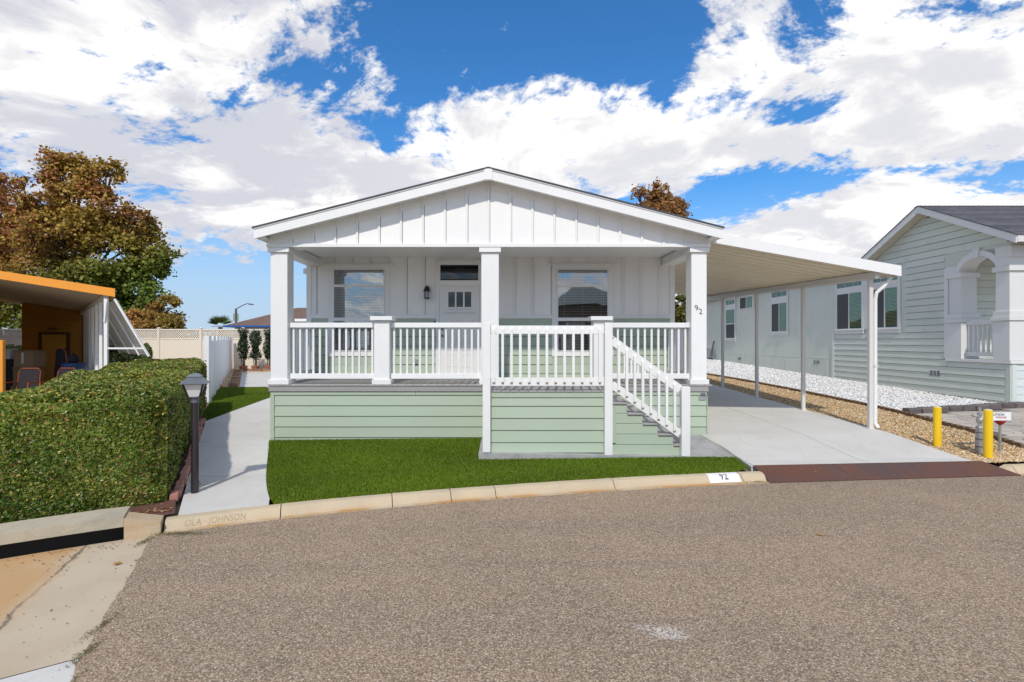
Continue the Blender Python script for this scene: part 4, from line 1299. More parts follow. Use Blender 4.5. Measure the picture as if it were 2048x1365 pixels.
while z < 1.4:
    V = [(NX + .142, NYC - .006, z), (NX + .142, NYC + .006, min(z + ex, 1.43)), (NX + .142, NYC + .03, z), (NX + .142, NYC + .03, min(z + ex, 1.43)),
         (18, NYC - .006, z), (18, NYC + .006, min(z + ex, 1.43)), (18, NYC + .03, z), (18, NYC + .03, min(z + ex, 1.43))]
    part('clapboard', hexa(V), FR, N); z += ex
part('porch_band', box(NX - .04, 18, NYC - .04, 14.66, 1.441, 1.52, .005), NWHITE, N)
# porch back wall boards
z = 1.53
while z < 4.3:
    z_ = z + .010
    V = [(NX + .30, 14.585, z_), (NX + .30, 14.605, z + ex), (NX + .30, 14.61, z_), (NX + .30, 14.61, z + ex), (18, 14.585, z_), (18, 14.605, z + ex), (18, 14.61, z_), (18, 14.61, z + ex)]
    part('clapboard', hexa(V), NGREEN, N); z += ex
# porch piers with ledges
def pier(ya, yb, xa, xb):
    p_ = part('porch_pier', box(xa, xb, ya, yb, 1.521, 3.835, .006), NWHITE, N)
    d = .035
    part('pier_foot', box(xa - d, xb + d, ya - d, yb + d, 1.522, 2.50, .006), NWHITE, p_)
    part('pier_ledge', box(xa - .07, xb + .07, ya - .07, yb + .07, 2.501, 2.60, .006), NWHITE, p_)
    part('pier_ledge', box(xa - .04, xb + .04, ya - .04, yb + .04, 2.601, 2.74, .006), NWHITE, p_)
    part('pier_capital', box(xa - .05, xb + .05, ya - .05, yb + .05, 3.72, 3.845, .006), NWHITE, p_)
pier(NYC + .03, NYC + .40, NX - .0, NX + .42)
pier(14.18, 14.58, NX - .0, NX + .42)
part('edge_trim', box(NX - .03, NX + .02, 14.585, 14.70, 1.521, 4.02, .004), NWHITE, N)
# arch
cy_, hw, sp, rise = (NYC + .40 + 14.18) / 2, (14.18 - NYC - .40) / 2 + .06, 3.846, .36
rad = (hw * hw + rise * rise) / (2 * rise); cz2 = sp + rise - rad
th0 = math.asin(hw / rad)
for part_i in range(1):
    inner = [(cy_ + rad * math.sin(t), cz2 + rad * math.cos(t)) for t in np.linspace(-th0, th0, 17)]
    r2 = rad + .145
    th2 = math.asin(min(.98, (hw + .16) / r2))
    outer = [(cy_ + r2 * math.sin(t), cz2 + r2 * math.cos(t)) for t in np.linspace(-th2, th2, 17)]
    g = []
    for k in range(16):
        q = [inner[k], inner[k + 1], outer[k + 1], outer[k]]
        g.append(prism(q, 'x', NX - .035, NX + .40))
    part('arch', join(g), NWHITE, N)
for ya, yb in ((NYC + .0, NYC + .40 - .03), (14.21, 14.62)):
    part('arch_shoulder', box(NX - .034, NX + .39, ya, yb, 3.846, 4.05, .004), NWHITE, N)
r3 = rad + .10
sp_pts = [(y_, cz2 + math.sqrt(max(.0001, r3 * r3 - (y_ - cy_) ** 2))) for y_ in np.linspace(cy_ - hw - .05, cy_ + hw + .05, 15)]
sp_pts = [(NYC + .03, 4.0)] + sp_pts + [(14.72, 4.0)]
part('spandrel', join([prism([a_, b_, (b_[0], 4.45), (a_[0], 4.45)], 'x', NX + .001, NX + .25) for a_, b_ in zip(sp_pts[:-1], sp_pts[1:])]), NGREEN, N)
part('keystone', prism([(cy_ - .07, sp + rise - .02), (cy_ + .07, sp + rise - .02), (cy_ + .10, sp + rise + .21), (cy_ - .10, sp + rise + .21)], 'x', NX - .06, NX + .1), NWHITE, N)
part('front_beam', box(NX - .036, 18, NYC - .036, NYC + .38, 4.051, 4.33, .004), NWHITE, N)
part('side_beam', prism([(NYC + .381, 4.20), (14.6, 4.20), (14.6, 4.33), (NYC + .381, 4.33)], 'x', NX + .001, NX + .2), NGREEN, N)
# porch rail
prl = part('porch_rail', box(NX + .10, NX + .20, NYC + .401, 14.179, 2.43, 2.55, .005), NWHITE, N)
part('bottom_rail', box(NX + .10, NX + .20, NYC + .401, 14.179, 1.60, 1.71, .005), NWHITE, prl)
for k in range(7):
    y = NYC + .401 + (14.179 - NYC - .401) * (k + .5) / 7
    part('baluster', box(NX + .125, NX + .165, y - .022, y + .022, 1.7105, 2.4295), NWHITE, prl)
fr_ = part('porch_rail', box(NX + .43, 17.5, NYC + .10, NYC + .20, 2.43, 2.55, .005), NWHITE, N)
part('bottom_rail', box(NX + .43, 17.5, NYC + .10, NYC + .20, 1.60, 1.71, .005), NWHITE, fr_)
# rake boards and roof
RX = NX - .32
for sg in (-1, 1):
    ye_ = GYP + sg * 2.92
    def q(t0, t1): return [(GYP, GP - t0), (ye_, gz(ye_) - t0), (ye_, gz(ye_) - t1), (GYP, GP - t1)]
    part('rake_board', prism(q(.02, .215), 'x', RX, RX + .03), NWHITE, N)
    part('rake_soffit', prism(q(.17, .20), 'x', RX + .03, NX + .03), mat('soffit_tan', (0.60, 0.55, 0.44), .6) if sg < 0 else MATS['soffit_tan'], N)
    rf = part('roof_slope', prism([(GYP, GP - .02), (ye_ + sg * .03, gz(ye_ + sg * .03) - .02), (ye_ + sg * .03, gz(ye_ + sg * .03)), (GYP, GP)], 'x', RX - .02, 27), ROOF, N)
    part('eave_fascia', box(RX + .031, 26, ye_ - .015, ye_ + .015, gz(ye_) - .19, gz(ye_) - .03), NWHITE, N)
    if sg < 0:
        # shingle courses with tabs
        sl = math.hypot(1, GS); nrow = int(2.95 * sl / .142)
        for r_ in range(nrow):
            g = []
            x = RX - .02 - (0.15 if r_ % 2 else 0)
            d0 = (2.95 * sl - r_ * .142) / sl
            d1 = d0 - .142 / sl
            while x < 20:
                L = .30
                hj = random.uniform(.004, .012)
                xa, xb = max(x, RX - .02), x + L - .006
                if xb > xa + .02:
                    V = []
                    for xx in (xa, xb):
                        for dd in (d0, d1):
                            for hh in (0.0005, hj if dd == d0 else .003):
                                V.append((xx, GYP - dd, GP - GS * dd + hh))
                    g.append(hexa(V))
                x += L
            o = part('shingle_course', join(g), ROOF, rf); o['kind'] = 'stuff'
        g = []
        x = RX - .02
        while x < 24:
            V = []
            for xx, hh in ((x, .030), (x + .24, .012)):
                for yy in (-.11, .11):
                    for k_ in (0, 1):
                        V.append((xx, GYP + yy, GP - GS * abs(yy) + hh - (0 if k_ else .012)))
            g.append(hexa(V))
            V2 = [(x, GYP, GP + .034), (x + .24, GYP, GP + .016)]
            x += .14
        o = part('ridge_caps', join(g), ROOF, rf); o['kind'] = 'stuff'
part('rear_roof', prism([(12.15, 4.46), (16.4, 5.45), (20.7, 4.46), (20.7, 4.40), (16.4, 5.39), (12.15, 4.40)], 'y', 18.25, 32.3), ROOF, N)
# side window groups
def nwin(y0, y1, z0_, z1_, panes='h', trans=None, sill=True, lab=None):
    wr = part('window', box(NX + .004, NX + .012, y0, y1, z0_, z1_), DARK, N)
    if lab: wr['label'] = lab
    b = .11
    top = trans[1] + .12 if trans else z1_ + .1
    for ya, yb in ((y0 - b, y0), (y1, y1 + b)):
        part('side_trim', box(NX - .025, NX + .014, ya, yb, z0_ - .04, top, .003), NWHITE, wr)
    part('head_trim', box(NX - .024, NX + .014, y0 + .0005, y1 - .0005, z1_, trans[0] if trans else top), NWHITE, wr)
    if trans:
        part('transom', box(NX + .003, NX + .012, y0, y1, trans[0], trans[1]), DARK, wr)
        part('transom_pane', box(NX - .006, NX - .003, y0, y1, trans[0], trans[1]), NGLASS, wr)
        part('head_trim', box(NX - .024, NX + .014, y0 + .0005, y1 - .0005, trans[1], top), NWHITE, wr)
        nm = 3
        for k in range(1, nm):
            yy = y0 + (y1 - y0) * k / nm
            part('muntin', box(NX - .012, NX - .0065, yy - .01, yy + .01, trans[0], trans[1]), NWHITE, wr)
    if sill:
        part('sill', box(NX - .06, NX + .012, y0 - b - .03, y1 + b + .03, z0_ - .07, z0_ - .0405, .004), NWHITE, wr)
        part('apron_trim', box(NX - .03, NX + .012, y0 - b, y1 + b, z0_ - .19, z0_ - .0705, .004), NWHITE, wr)
    part('sash_bar', box(NX - .02, NX + .012, y0, y1, z0_ - .04, z0_), NWHITE, wr)
    if panes == 'h':
        ym = (y0 + y1) / 2
        part('sash_bar', box(NX - .02, NX + .012, ym - .025, ym + .025, z0_, z1_), NWHITE, wr)
        pl2 = [(y0, ym - .025, z0_, z1_), (ym + .025, y1, z0_, z1_)]
    else:
        zm = (z0_ + z1_) / 2
        part('sash_bar', box(NX - .02, NX + .012, y0, y1, zm - .025, zm + .025), NWHITE, wr)
        pl2 = [(y0, y1, zm + .025, z1_), (y0, y1, z0_, zm - .025)]
    # nearer pane shows the blind, the other the insect screen
    (a, b_, c, d) = pl2[0]
    gs = []
    zz2 = d - .02
    while zz2 > c + .01:
        gs.append(beam((NX - .001, a, zz2), (NX - .001, b_, zz2), .022, .003, (-math.sin(.9), 0, math.cos(.9))))
        zz2 -= .045
    o = part('blind', join(gs), GBLIND, wr); o['kind'] = 'stuff'
    part('pane', box(NX - .016, NX - .013, a, b_, c, d), NGLASS, wr)
    (a, b_, c, d) = pl2[1]
    part('screen', box(NX - .016, NX - .011, a, b_, c, d), SCREEN, wr)
nwin(18.09, 19.40, 2.44, 3.70, 'h', (3.93, 4.28), True, 'farther of the two wide windows in the clapboard gable')
nwin(16.45, 17.55, 2.44, 3.70, 'h', (3.93, 4.28), True, 'nearer of the two wide windows in the clapboard gable')
nwin(22.84, 24.10, 2.43, 3.68, 'h', (3.98, 4.22), True, 'sliding window in the middle of the vertical panels')
nwin(25.95, 27.30, 3.67, 4.22, 'h', None, False, 'small high window in the vertical panels')
nwin(27.95, 29.0, 2.16, 3.70, 'v', (3.98, 4.22), True, 'narrow hung window at the far end')
part('mullion_trim', box(NX - .022, NX + .014, 17.661, 17.979, 2.40, 4.40), NWHITE, N)
part('corner_board', box(NX - .022, NX + .02, 19.585, 19.70, .35, 2.25, .003), NWHITE, N)
# vertical grooves and belt of the rear wall
part('belt_strip', box(NX - .004, NX + .016, 19.701, 32, 1.325, 1.35), NGREENV, N)
y = 19.9
while y < 32:
    w_ = 0.20
    if not any(a - .15 < y + w_ and y < b + .15 for a, b in ()):
        part('wall_plank', box(NX + .002, NX + .018, y, y + w_ - .008, .3, 1.324), NGREENV, N)
    y += w_
part('access_hatch', box(NX - .012, NX + .003, 21.55, 22.95, .62, 1.22, .004), NGREENV, N)
for ya, za in ((27.2, 1.0), (20.5, 1.08), (14.85, .99)):
    vr = part('vent', box(NX - .014, NX + .004, ya, ya + .38, za, za + .17), GALV, N)
    for k in range(3):
        part('vent_slot', box(NX - .016, NX - .0142, ya + .02 + k * .12, ya + .10 + k * .12, za + .02, za + .15), LAMPGREY, vr)
# meter and pipe at the far end of that wall
mp = empty('utility_meter', (NX - .1, 30.9, .65)); tag(mp, 'grey utility pipe and meter at the far end of the neighbouring wall', 'meter')
zg = float(zl(NX - .2, 30.5))
part('pipe', tube([(NX - .15, 30.6, zg), (NX - .15, 30.6, 1.4), (NX - .15, 30.45, 1.75), (NX - .15, 30.3, 2.0)], .05, 8), LAMPGREY, mp)
part('meter_box', box(NX - .25, NX - .03, 30.8, 31.3, 1.05, 1.6, .03), GALV, mp)
part('elbow', tube([(NX - .2, 30.9, zg), (NX - .2, 30.9, zg + .15), (NX - .2, 30.3, zg + .2), (NX - .2, 30.3, zg)], .05, 8), LAMPGREY, mp)

# scalloped edging between gravel and pebbles
se = empty('scalloped_edging', (8.9, 13, .3)); tag(se, 'brown scalloped edging between tan gravel and white pebbles', 'edging')
epts = [(8.62, 8.73), (8.78, 10.5), (8.98, 12), (9.0, 13.2), (8.93, 16), (8.73, 19), (8.33, 22), (8.13, 26)]
ex_, ey_ = np.array([p[0] for p in epts]), np.array([p[1] for p in epts])
scal = None
for y in np.arange(8.75, 25, 0.15):
    x = float(np.interp(y, ey_, ex_)); zg = float(zl(x, y))
    if scal is None:
        pr = [(-.07, -.05), (.07, -.05), (.07, .05)] + [(.07 * math.cos(t), .05 + .045 * math.sin(t)) for t in np.linspace(.25, math.pi - .25, 6)] + [(-.07, .05)]
        V, Fc = prism(pr, 'x', -.025, .025)
        scal = _mesh('scallop', V, Fc)
    place('scallop', scal, (x, y, zg), SCALLOP, se)
# dark stone border
sb = empty('stone_border', (10.6, 12.2, .35)); tag(sb, 'row of dark stone blocks edging the white pebbles', 'stone border')
nbk = 9
for k in range(nbk):
    p = np.array([9.05, 11.78]) + (np.array([12.45, 12.52]) - np.array([9.05, 11.78])) * (k + .5) / nbk
    zg = float(zl(*p))
    L = .175
    d = Vector((3.4, .74, 0)).normalized()
    g = beam((p[0] - d.x * L, p[1] - d.y * L, zg + .06), (p[0] + d.x * L, p[1] + d.y * L, zg + .065), .20, .15, bev=.025)
    part('block', ([(v[0] + random.gauss(0, .006), v[1] + random.gauss(0, .006), v[2] + random.gauss(0, .004)) for v in g[0]], g[1]), DSTONE, sb)

# ------------------------------------------------------------------ bollards, riser, marker
def bollard(x, y, h, lab):
    z = float(zl(x, y))
    b = empty('bollard', (x, y, z)); tag(b, lab, 'bollard', 'yellow bollards')
    part('pipe', lathe(x, y, [(.058, z - .02), (.058, z + h - .006), (.052, z + h)], 20), YELLOW, b, False)
    part('cap', lathe(x, y, [(.050, z + h + .0005), (.044, z + h + .010), (.02, z + h + .016)], 20), mat('concrete_cap', (.6, .55, .4), .8) if 'concrete_cap' not in MATS else MATS['concrete_cap'], b)
bollard(7.37, 8.88, .67, 'yellow bollard farther from the street, beside the driveway')
bollard(7.60, 8.20, .76, 'yellow bollard nearer the street, in front of the grey gas riser')
z = float(zl(7.74, 8.49))
gr = empty('gas_riser', (7.74, 8.49, z)); tag(gr, 'grey gas riser pipe with valve behind the nearer yellow bollard', 'pipe')
gx = 7.735
part('sleeve', lathe(gx, 8.49, [(.058, z), (.058, z + .42), (.05, z + .44)], 14), GALV, gr)
for k in (.10, .22, .33):
    part('band', lathe(gx, 8.49, [(.061, z + k), (.061, z + k + .02)], 14), LAMPGREY, gr)
part('pipe', lathe(gx, 8.49, [(.028, z + .44), (.028, z + .62)], 12), GALV, gr)
part('valve', lathe(gx, 8.49, [(.045, z + .50), (.05, z + .52), (.05, z + .55), (.04, z + .57)], 10), GALV, gr)
part('arm', tube([(gx - .02, 8.49, z + .60), (gx - .10, 8.49, z + .60), (gx - .13, 8.49, z + .62)], .018, 8), GALV, gr)
part('top_fitting', lathe(gx, 8.49, [(.035, z + .62), (.035, z + .66), (.018, z + .67), (.018, z + .74)], 10), GALV, gr)
z = float(zl(8.08, 8.51))
sg_ = empty('marker_sign', (8.08, 8.51, z)); tag(sg_, 'white caution pipeline marker with red dome on a grey post', 'sign')
part('post', lathe(8.08, 8.51, [(.02, z), (.017, z + .52)], 12), GALV, sg_)
part('dome', lathe(8.08, 8.51, [(.02, z + .45), (.05, z + .475), (.075, z + .51), (.08, z + .52)], 16), RED, sg_)
pl_ = part('plate', box(7.76, 8.225, 8.47, 8.485, .715, .848, .003), SIGNW, sg_)
V, Fc = text_mesh('CAUTION', .052, bold=.001, spacing=1.1)
part('lettering', ([(7.985 + v[0], 8.468, .795 + v[1]) for v in V], Fc), INK, pl_)
V, Fc = text_mesh('PIPELINE', .042, bold=.0005, spacing=1.1)
part('lettering', ([(8.06 + v[0], 8.468, .753 + v[1]) for v in V], Fc), REDINK, pl_)

# ------------------------------------------------------------------ storm drain inlet
di = empty('storm_drain', (-4.6, 5.4, 0)); tag(di, 'concrete storm drain inlet with dark slot below the hedge', 'storm drain')
xs_ = np.linspace(-9.0, -3.93, 22)
def dstrip(s0_, s1_, h0, h1, wob=0.0):
    V = []
    for x in xs_:
        for s, h in ((s0_, h0), (s0_, h1), (s1_, h0), (s1_, h1)):
            X, Y = kpt(float(x), s)
            V.append((X, Y, kz(float(x), h) + (rng.normal(0, wob) if h == h1 and wob else 0)))
    Fc = []
    for j in range(len(xs_) - 1):
        a, b = j * 4, (j + 1) * 4
        Fc += [[a, b, b + 1, a + 1], [a + 1, b + 1, b + 3, a + 3], [a + 3, b + 3, b + 2, a + 2], [a + 2, b + 2, b, a]]
    Fc += [[0, 1, 3, 2], [len(V) - 4, len(V) - 2, len(V) - 1, len(V) - 3]]
    return V, Fc
V, Fc = dstrip(.02, .42, .128, .235, .0015)
part('top_slab', (V, Fc), mat('slab_concrete', (.5, .45, .35), .85, f_concrete((.50, .44, .33), (.36, .33, .26), .9, 2.0)), di)
V, Fc = dstrip(.28, .42, -.3, .127)
part('back_wall', (V, Fc), mat('slot_shade', (.05, .045, .04), .9), di)  # shade inside the slot is painted into this near-black colour
# end block closing the slot, with the cracked joint to the kerb
V = []
for x, in ((-3.928,), (-3.64,)):
    for s, in ((.02,), (.262,)):
        for h in (-.06, .215 if x < -3.8 else .125):
            X, Y = kpt(x, s); V.append((X, Y, kz(x, h)))
part('end_block', hexa(V), KERB, di, uv=[(0, .3)] * 8)
V, Fc = dstrip(-.0, .02, -.2, -.012)
# mulch strip under the hedge
mp_ = [kpt(-8.5, .43), kpt(-6.5, .43), kpt(-5.2, .43), kpt(-4.4, .43), kpt(-3.93, .43), kpt(-3.93, .27), kpt(-3.62, .27), kpt(-3.55, .3), (bl(6.9) + .02, 6.9), (bl(11.7) + .02, 11.7), (-8.1, 14.2), (-9.8, 14.2), (-7.0, 8.3), (-8.5, 5.0)]
tag(ground_poly('mulch_bed', mp_, MULCH, .03, zl), 'reddish leaf mulch under the hedge', None, None, 'structure')

# brick edging along the path
be = empty('brick_edging', (-5, 9, .05)); tag(be, 'pink brick edging between the hedge and the concrete path', 'edging')
y = 6.42
bd = Vector((-.505, 1, 0)).normalized()
while y < 11.7:
    x = bl(y) + .055
    z = float(zl(x, y))
    p0 = Vector((x, y, z + .03)); L = .19
    g = beam(p0, p0 + bd * L, .09, .10, bev=.008)
    a = random.gauss(0, .012)
    part('brick', ([(v[0] + a, v[1], v[2] + abs(a)) for v in g[0]], g[1]), BRICK, be)
    y += bd.y * (L + .012)

# ------------------------------------------------------------------ post lamp
px_, py2 = -3.96, 6.78
z = float(zl(px_, py2)) + .012
lp = empty('post_lamp', (px_, py2, z)); tag(lp, 'black post lamp with lantern head standing between hedge and path', 'lamp')
part('post', lathe(px_, py2, [(.046, z), (.044, 1.215)], 14), POSTBLK, lp, False)
part('collar', lathe(px_, py2, [(.042, 1.20), (.05, 1.205), (.05, 1.265), (.075, 1.275), (.075, 1.285)], 14), LAMPGREY, lp)
rt = .35
part('pane', lathe(px_, py2, [(.060, 1.286), (.108, 1.448)], 4, True, rt), FROST, lp)
for k in range(4):
    t = 2 * math.pi * (k + .5) / 4 + rt
    r0, r1 = .066 * 1.414, .114 * 1.414
    part('frame_bar', beam((px_ + r0 * math.cos(t), py2 + r0 * math.sin(t), 1.284), (px_ + r1 * math.cos(t), py2 + r1 * math.sin(t), 1.45), .016, .016), BLACK, lp)
part('lamp_roof', lathe(px_, py2, [(.150, 1.448), (.155, 1.455), (.072, 1.535), (.060, 1.536)], 4, True, rt), LAMPGREY, lp)
part('finial_cap', lathe(px_, py2, [(.078, 1.537), (.078, 1.545), (.045, 1.575), (.01, 1.586)], 4, True, rt), LAMPGREY, lp)

# ------------------------------------------------------------------ leaves
def leaf_arrays(P, Nrm, size, colors, aspect=0.55, fold=0.25, jit=0.8):
    n = len(P)
    nr = Nrm + rng.normal(0, jit, (n, 3)); nr /= np.linalg.norm(nr, axis=1)[:, None] + 1e-9
    t = np.cross(nr, rng.normal(0, 1, (n, 3))); t /= np.linalg.norm(t, axis=1)[:, None] + 1e-9
    b = np.cross(nr, t)
    s = size[:, None]
    v = np.stack([P - t * s * .5, P + b * s * aspect * .5 + nr * s * fold * .3 - t * s * .05, P + t * s * .5, P - b * s * aspect * .5 + nr * s * fold * .3 - t * s * .05], 1)
    i = np.arange(n)[:, None] * 4
    F = np.concatenate([i + [[0, 1, 2]], i + [[0, 2, 3]]], 1).reshape(-1, 3)
    return v.reshape(-1, 3), F, np.repeat(colors, 4, 0)
def leaf_obj(name, P, Nrm, size, colors, parent, material, **kw):
    V, F, C = leaf_arrays(P, Nrm, size, colors, **kw)
    org = np.array(WP[parent.name])
    me = fastmesh(name, V - org, F, C)
    o = place(name, me, org, material, parent); o['kind'] = 'stuff'
    return o

# hedge: clipped shell of leaves over a dark twiggy core
hd = empty('hedge', (-5.6, 8.5, .05)); tag(hd, 'long clipped green hedge with yellowing leaves left of the path', 'hedge')
def hedge_section(t):
    """t 0..1 from the street end to the far end: (right point, left point, top z)"""
    y = 6.30 + t * 7.56
    rx = bl(y) - .04
    if y > 11.7: rx = bl(11.7) - .04 - .475 * (y - 11.7)
    wdt = 1.95 - .45 * t
    return rx, y, wdt
def hpoint(t, u, v):
    """u 0..1 right to left across, v 0..1 bottom to top"""
    rx, y, wdt = hedge_section(t)
    # cross direction: parallel to the slab at the street end, square to the boundary further back
    d0 = Vector((-.86, -.50)); d1 = Vector((-.93, -.30)); k = min(1, t * 1.6)
    d = (d0 * (1 - k) + d1 * k).normalized()
    z0_ = float(zl(rx, y)) + .03
    top = 1.36 + .19 * min(1, t * 1.2) + .03 * math.sin(t * 23) + .02 * math.sin(u * 9 + t * 31)
    return rx + d.x * wdt * u, y + d.y * wdt * u, z0_ + (top - z0_) * v
def hedge_pts(n, face):
    a, b = rng.uniform(0, 1, n), rng.uniform(0, 1, n)
    E = np.zeros(n)
    P = np.zeros((n, 3)); Nn = np.zeros((n, 3))
    for i in range(n):
        if face == 'front':
            P[i] = hpoint(0, a[i] * 1.02, b[i] * .97 + .0); nn = (.5, -.86, .05); E[i] = a[i] * 1.95
        elif face == 'right':
            P[i] = hpoint(a[i] ** 1.25, 0, b[i] * .97); nn = (.9, .4, .05); E[i] = (a[i] ** 1.25) * 7.5
        elif face == 'left':
            P[i] = hpoint(a[i], 1, b[i]); nn = (-.9, -.4, .05); E[i] = 9
        elif face == 'back':
            P[i] = hpoint(1, a[i], b[i]); nn = (-.4, .9, 0); E[i] = 9
        else:
            P[i] = hpoint(a[i] ** 1.3, b[i], 1); nn = (0, 0, 1); E[i] = min(b[i] * 1.9, (1 - b[i]) * 1.9, (a[i] ** 1.3) * 7.5, 9)
        Nn[i] = nn
    return P, Nn, E
HP, HN, HE = [], [], []
for f_, n in (('front', 56000), ('right', 44000), ('top', 72000), ('left', 4000), ('back', 3000)):
    p, q_, e_ = hedge_pts(n, f_); HP.append(p); HN.append(q_); HE.append(e_)
HP, HN, HE = np.concatenate(HP), np.concatenate(HN), np.concatenate(HE)
# rounding of shoulders + lumpy relief
def lump(P, s): return np.sin(P[:, 0] * s + 1.3 * np.sin(P[:, 1] * s * .7)) * np.sin(P[:, 1] * s * .9 + P[:, 2] * s) * .5 + .5 * np.sin(P[:, 2] * s * 1.3 + P[:, 0] * s * .6)
dep = rng.exponential(.045, len(HP))
off = -dep + .035 * lump(HP, 5.0) + .022 * lump(HP + 3, 13.0)
nearend = np.clip((HP[:, 2] - 1.22) / .2, 0, 1)
side = np.abs(HN[:, 2]) < .5
off -= np.where(side, .16 * nearend ** 2, 0)
off -= np.where(side, .13 * np.clip(1 - HE / .4, 0, 1) ** 2, .16 * np.clip(1 - HE / .28, 0, 1) ** 2)
off += .03 * lump(HP + 11, 1.7)
HP = HP + HN * off[:, None]
ln = lump(HP, 2.6); ln2 = lump(HP + 7, 6.5)
t = np.clip(.5 + .28 * ln + .25 * ln2 + rng.normal(0, .22, len(HP)), 0, 1)
cA, cB, cC = np.array((.060, .108, .012)), np.array((.235, .305, .042)), np.array((.50, .42, .085))
colr = cA + (cB - cA) * t[:, None]
yel = (rng.uniform(0, 1, len(HP)) < (.05 + .13 * (ln2 > .3) + .18 * (HN[:, 2] > .5)))  # yellow leaves in patches; extra ones paint the sunlit look onto the top
colr[yel] = cC * rng.uniform(.55, 1.15, yel.sum())[:, None]
brn = rng.uniform(0, 1, len(HP)) < .035 + .05 * ((HP[:, 2] < .6) & (ln > 0))
colr[brn] = np.array((.42, .22, .10)) * rng.uniform(.6, 1.2, brn.sum())[:, None]
far = np.clip((HP[:, 1] - 6) / 8, 0, 1)
size = rng.uniform(.028, .060, len(HP)) * (1 + .25 * far)
leaf_obj('leaves', HP, HN, size, colr, hd, HLEAF, aspect=.62, fold=.3, jit=.75)
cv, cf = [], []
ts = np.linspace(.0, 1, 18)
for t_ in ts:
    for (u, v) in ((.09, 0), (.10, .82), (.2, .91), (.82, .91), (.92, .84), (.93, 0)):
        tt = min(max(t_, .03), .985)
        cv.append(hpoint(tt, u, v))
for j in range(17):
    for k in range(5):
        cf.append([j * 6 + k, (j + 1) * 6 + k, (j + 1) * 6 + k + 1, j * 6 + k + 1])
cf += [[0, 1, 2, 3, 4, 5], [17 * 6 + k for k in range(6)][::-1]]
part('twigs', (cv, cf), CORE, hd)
# fallen leaves on the mulch and slab
n = 1600
tt = rng.uniform(-8, -3.6, n)
P = np.array([[*kpt(float(x), float(s)), 0] for x, s in zip(tt, .40 + np.abs(rng.normal(0, .12, n)))])
P[:, 2] = np.where(P[:, 0] < -3.9, zs(P[:, 0]) + .11, zl(P[:, 0], P[:, 1]) + .035) 
P[:, 2] = np.maximum(zl(P[:, 0], P[:, 1]) + .035, P[:, 2] * 0)
lit = empty('leaf_litter', (-4.6, 6, .05)); tag(lit, 'dry reddish leaf litter along the foot of the hedge', None, None, 'stuff')
leaf_obj('litter', P, np.tile((0, 0, 1.), (n, 1)), rng.uniform(.03, .055, n), np.array([(.30, .13, .07), (.22, .10, .06), (.38, .22, .11)])[rng.integers(0, 3, n)], lit, HLEAF, jit=.35)

gd = empty('gutter_debris', (-4.4, 5.2, 0)); tag(gd, 'bits of dead leaf and grit on the apron below the drain slot', None, None, 'stuff')
n = 420
xx = rng.uniform(-6.5, -3.7, n); dd = np.abs(rng.normal(0, .16, n))
P = np.array([[*kpt(float(a), -float(b) - .01), 0] for a, b in zip(xx, dd)])
far_ = rng.uniform(0, 1, n) < .3
P[far_, 0] = rng.uniform(-5, -3.0, far_.sum()); P[far_, 1] = rng.uniform(3.4, 5.0, far_.sum())
P[:, 2] = zs(P[:, 0]) + .002
ok_ = P[:, 1] < np.array([ky(a) for a in P[:, 0]]) - .01
P = P[ok_]; n = len(P)
leaf_obj('debris', P, np.tile((0, 0, 1.), (n, 1)), rng.uniform(.008, .028, n), np.array([(.16, .10, .05), (.10, .07, .04), (.28, .18, .08)])[rng.integers(0, 3, n)], gd, HLEAF, jit=.3)
# single fallen leaves
for i, (x, y, s, z, lab) in enumerate(((3.25, 5.36, .075, None, 'yellow-brown fallen leaf lying alone on the asphalt'), (-3.55, 4.85, .085, None, 'flat tan dead leaf on the stained apron'),
                                     (4.55, 7.62, .06, .105, 'small pale leaf lying on the steel ramp plate'))):
    z = float(zs(x)) + .006 if z is None else z
    pr = [(0, -.5), (.22, -.2), (.5, -.05), (.25, .12), (.15, .5), (0, .3), (-.15, .45), (-.24, .1), (-.5, 0), (-.2, -.22)]
    a = i * 1.3 + .4
    V = [(x + s * (p[0] * math.cos(a) - p[1] * math.sin(a)), y + s * (p[0] * math.sin(a) + p[1] * math.cos(a)), z + .012 * abs(p[0]) + .004) for p in pr] 
    V += [(v[0], v[1], v[2] - .002) for v in V]
    m_ = len(pr)
    Fc = [list(range(m_)), list(range(2 * m_ - 1, m_ - 1, -1))] + [[k, k + m_, (k + 1) % m_ + m_, (k + 1) % m_] for k in range(m_)]
    tag(part('fallen_leaf', (V, Fc), mat('dead_leaf', (.42, .24, .07), .7) if i == 0 else MATS['dead_leaf']), lab, 'leaf')
# weeds in the joint between apron and asphalt
wd_ = empty('weeds', (-3.2, 4.5, 0)); tag(wd_, 'thin weeds in the joint between apron and asphalt', None, None, 'stuff')
Pw = []
for (cx, cy, sx, sy, n) in ((-3.42, 5.60, .16, .03, 500), (-3.66, 5.40, .02, .08, 220), (-2.88, 3.78, .02, .12, 200), (-2.73, 3.44, .02, .08, 180), (-2.58, 3.12, .015, .12, 90), (3.62, 7.33, .12, .02, 200)):
    Pw.append(np.stack([rng.normal(cx, sx, n), rng.normal(cy, sy, n), np.zeros(n)], 1))
Pw = np.concatenate(Pw); Pw[:, 2] = zs(Pw[:, 0]) + rng.uniform(0, .02, len(Pw))
leaf_obj('blades', Pw, np.tile((0, -.4, .4), (len(Pw), 1)), rng.uniform(.012, .028, len(Pw)), np.array([(.10, .13, .03), (.20, .20, .06), (.16, .12, .06)])[rng.integers(0, 3, len(Pw))], wd_, BLADE, aspect=.2)
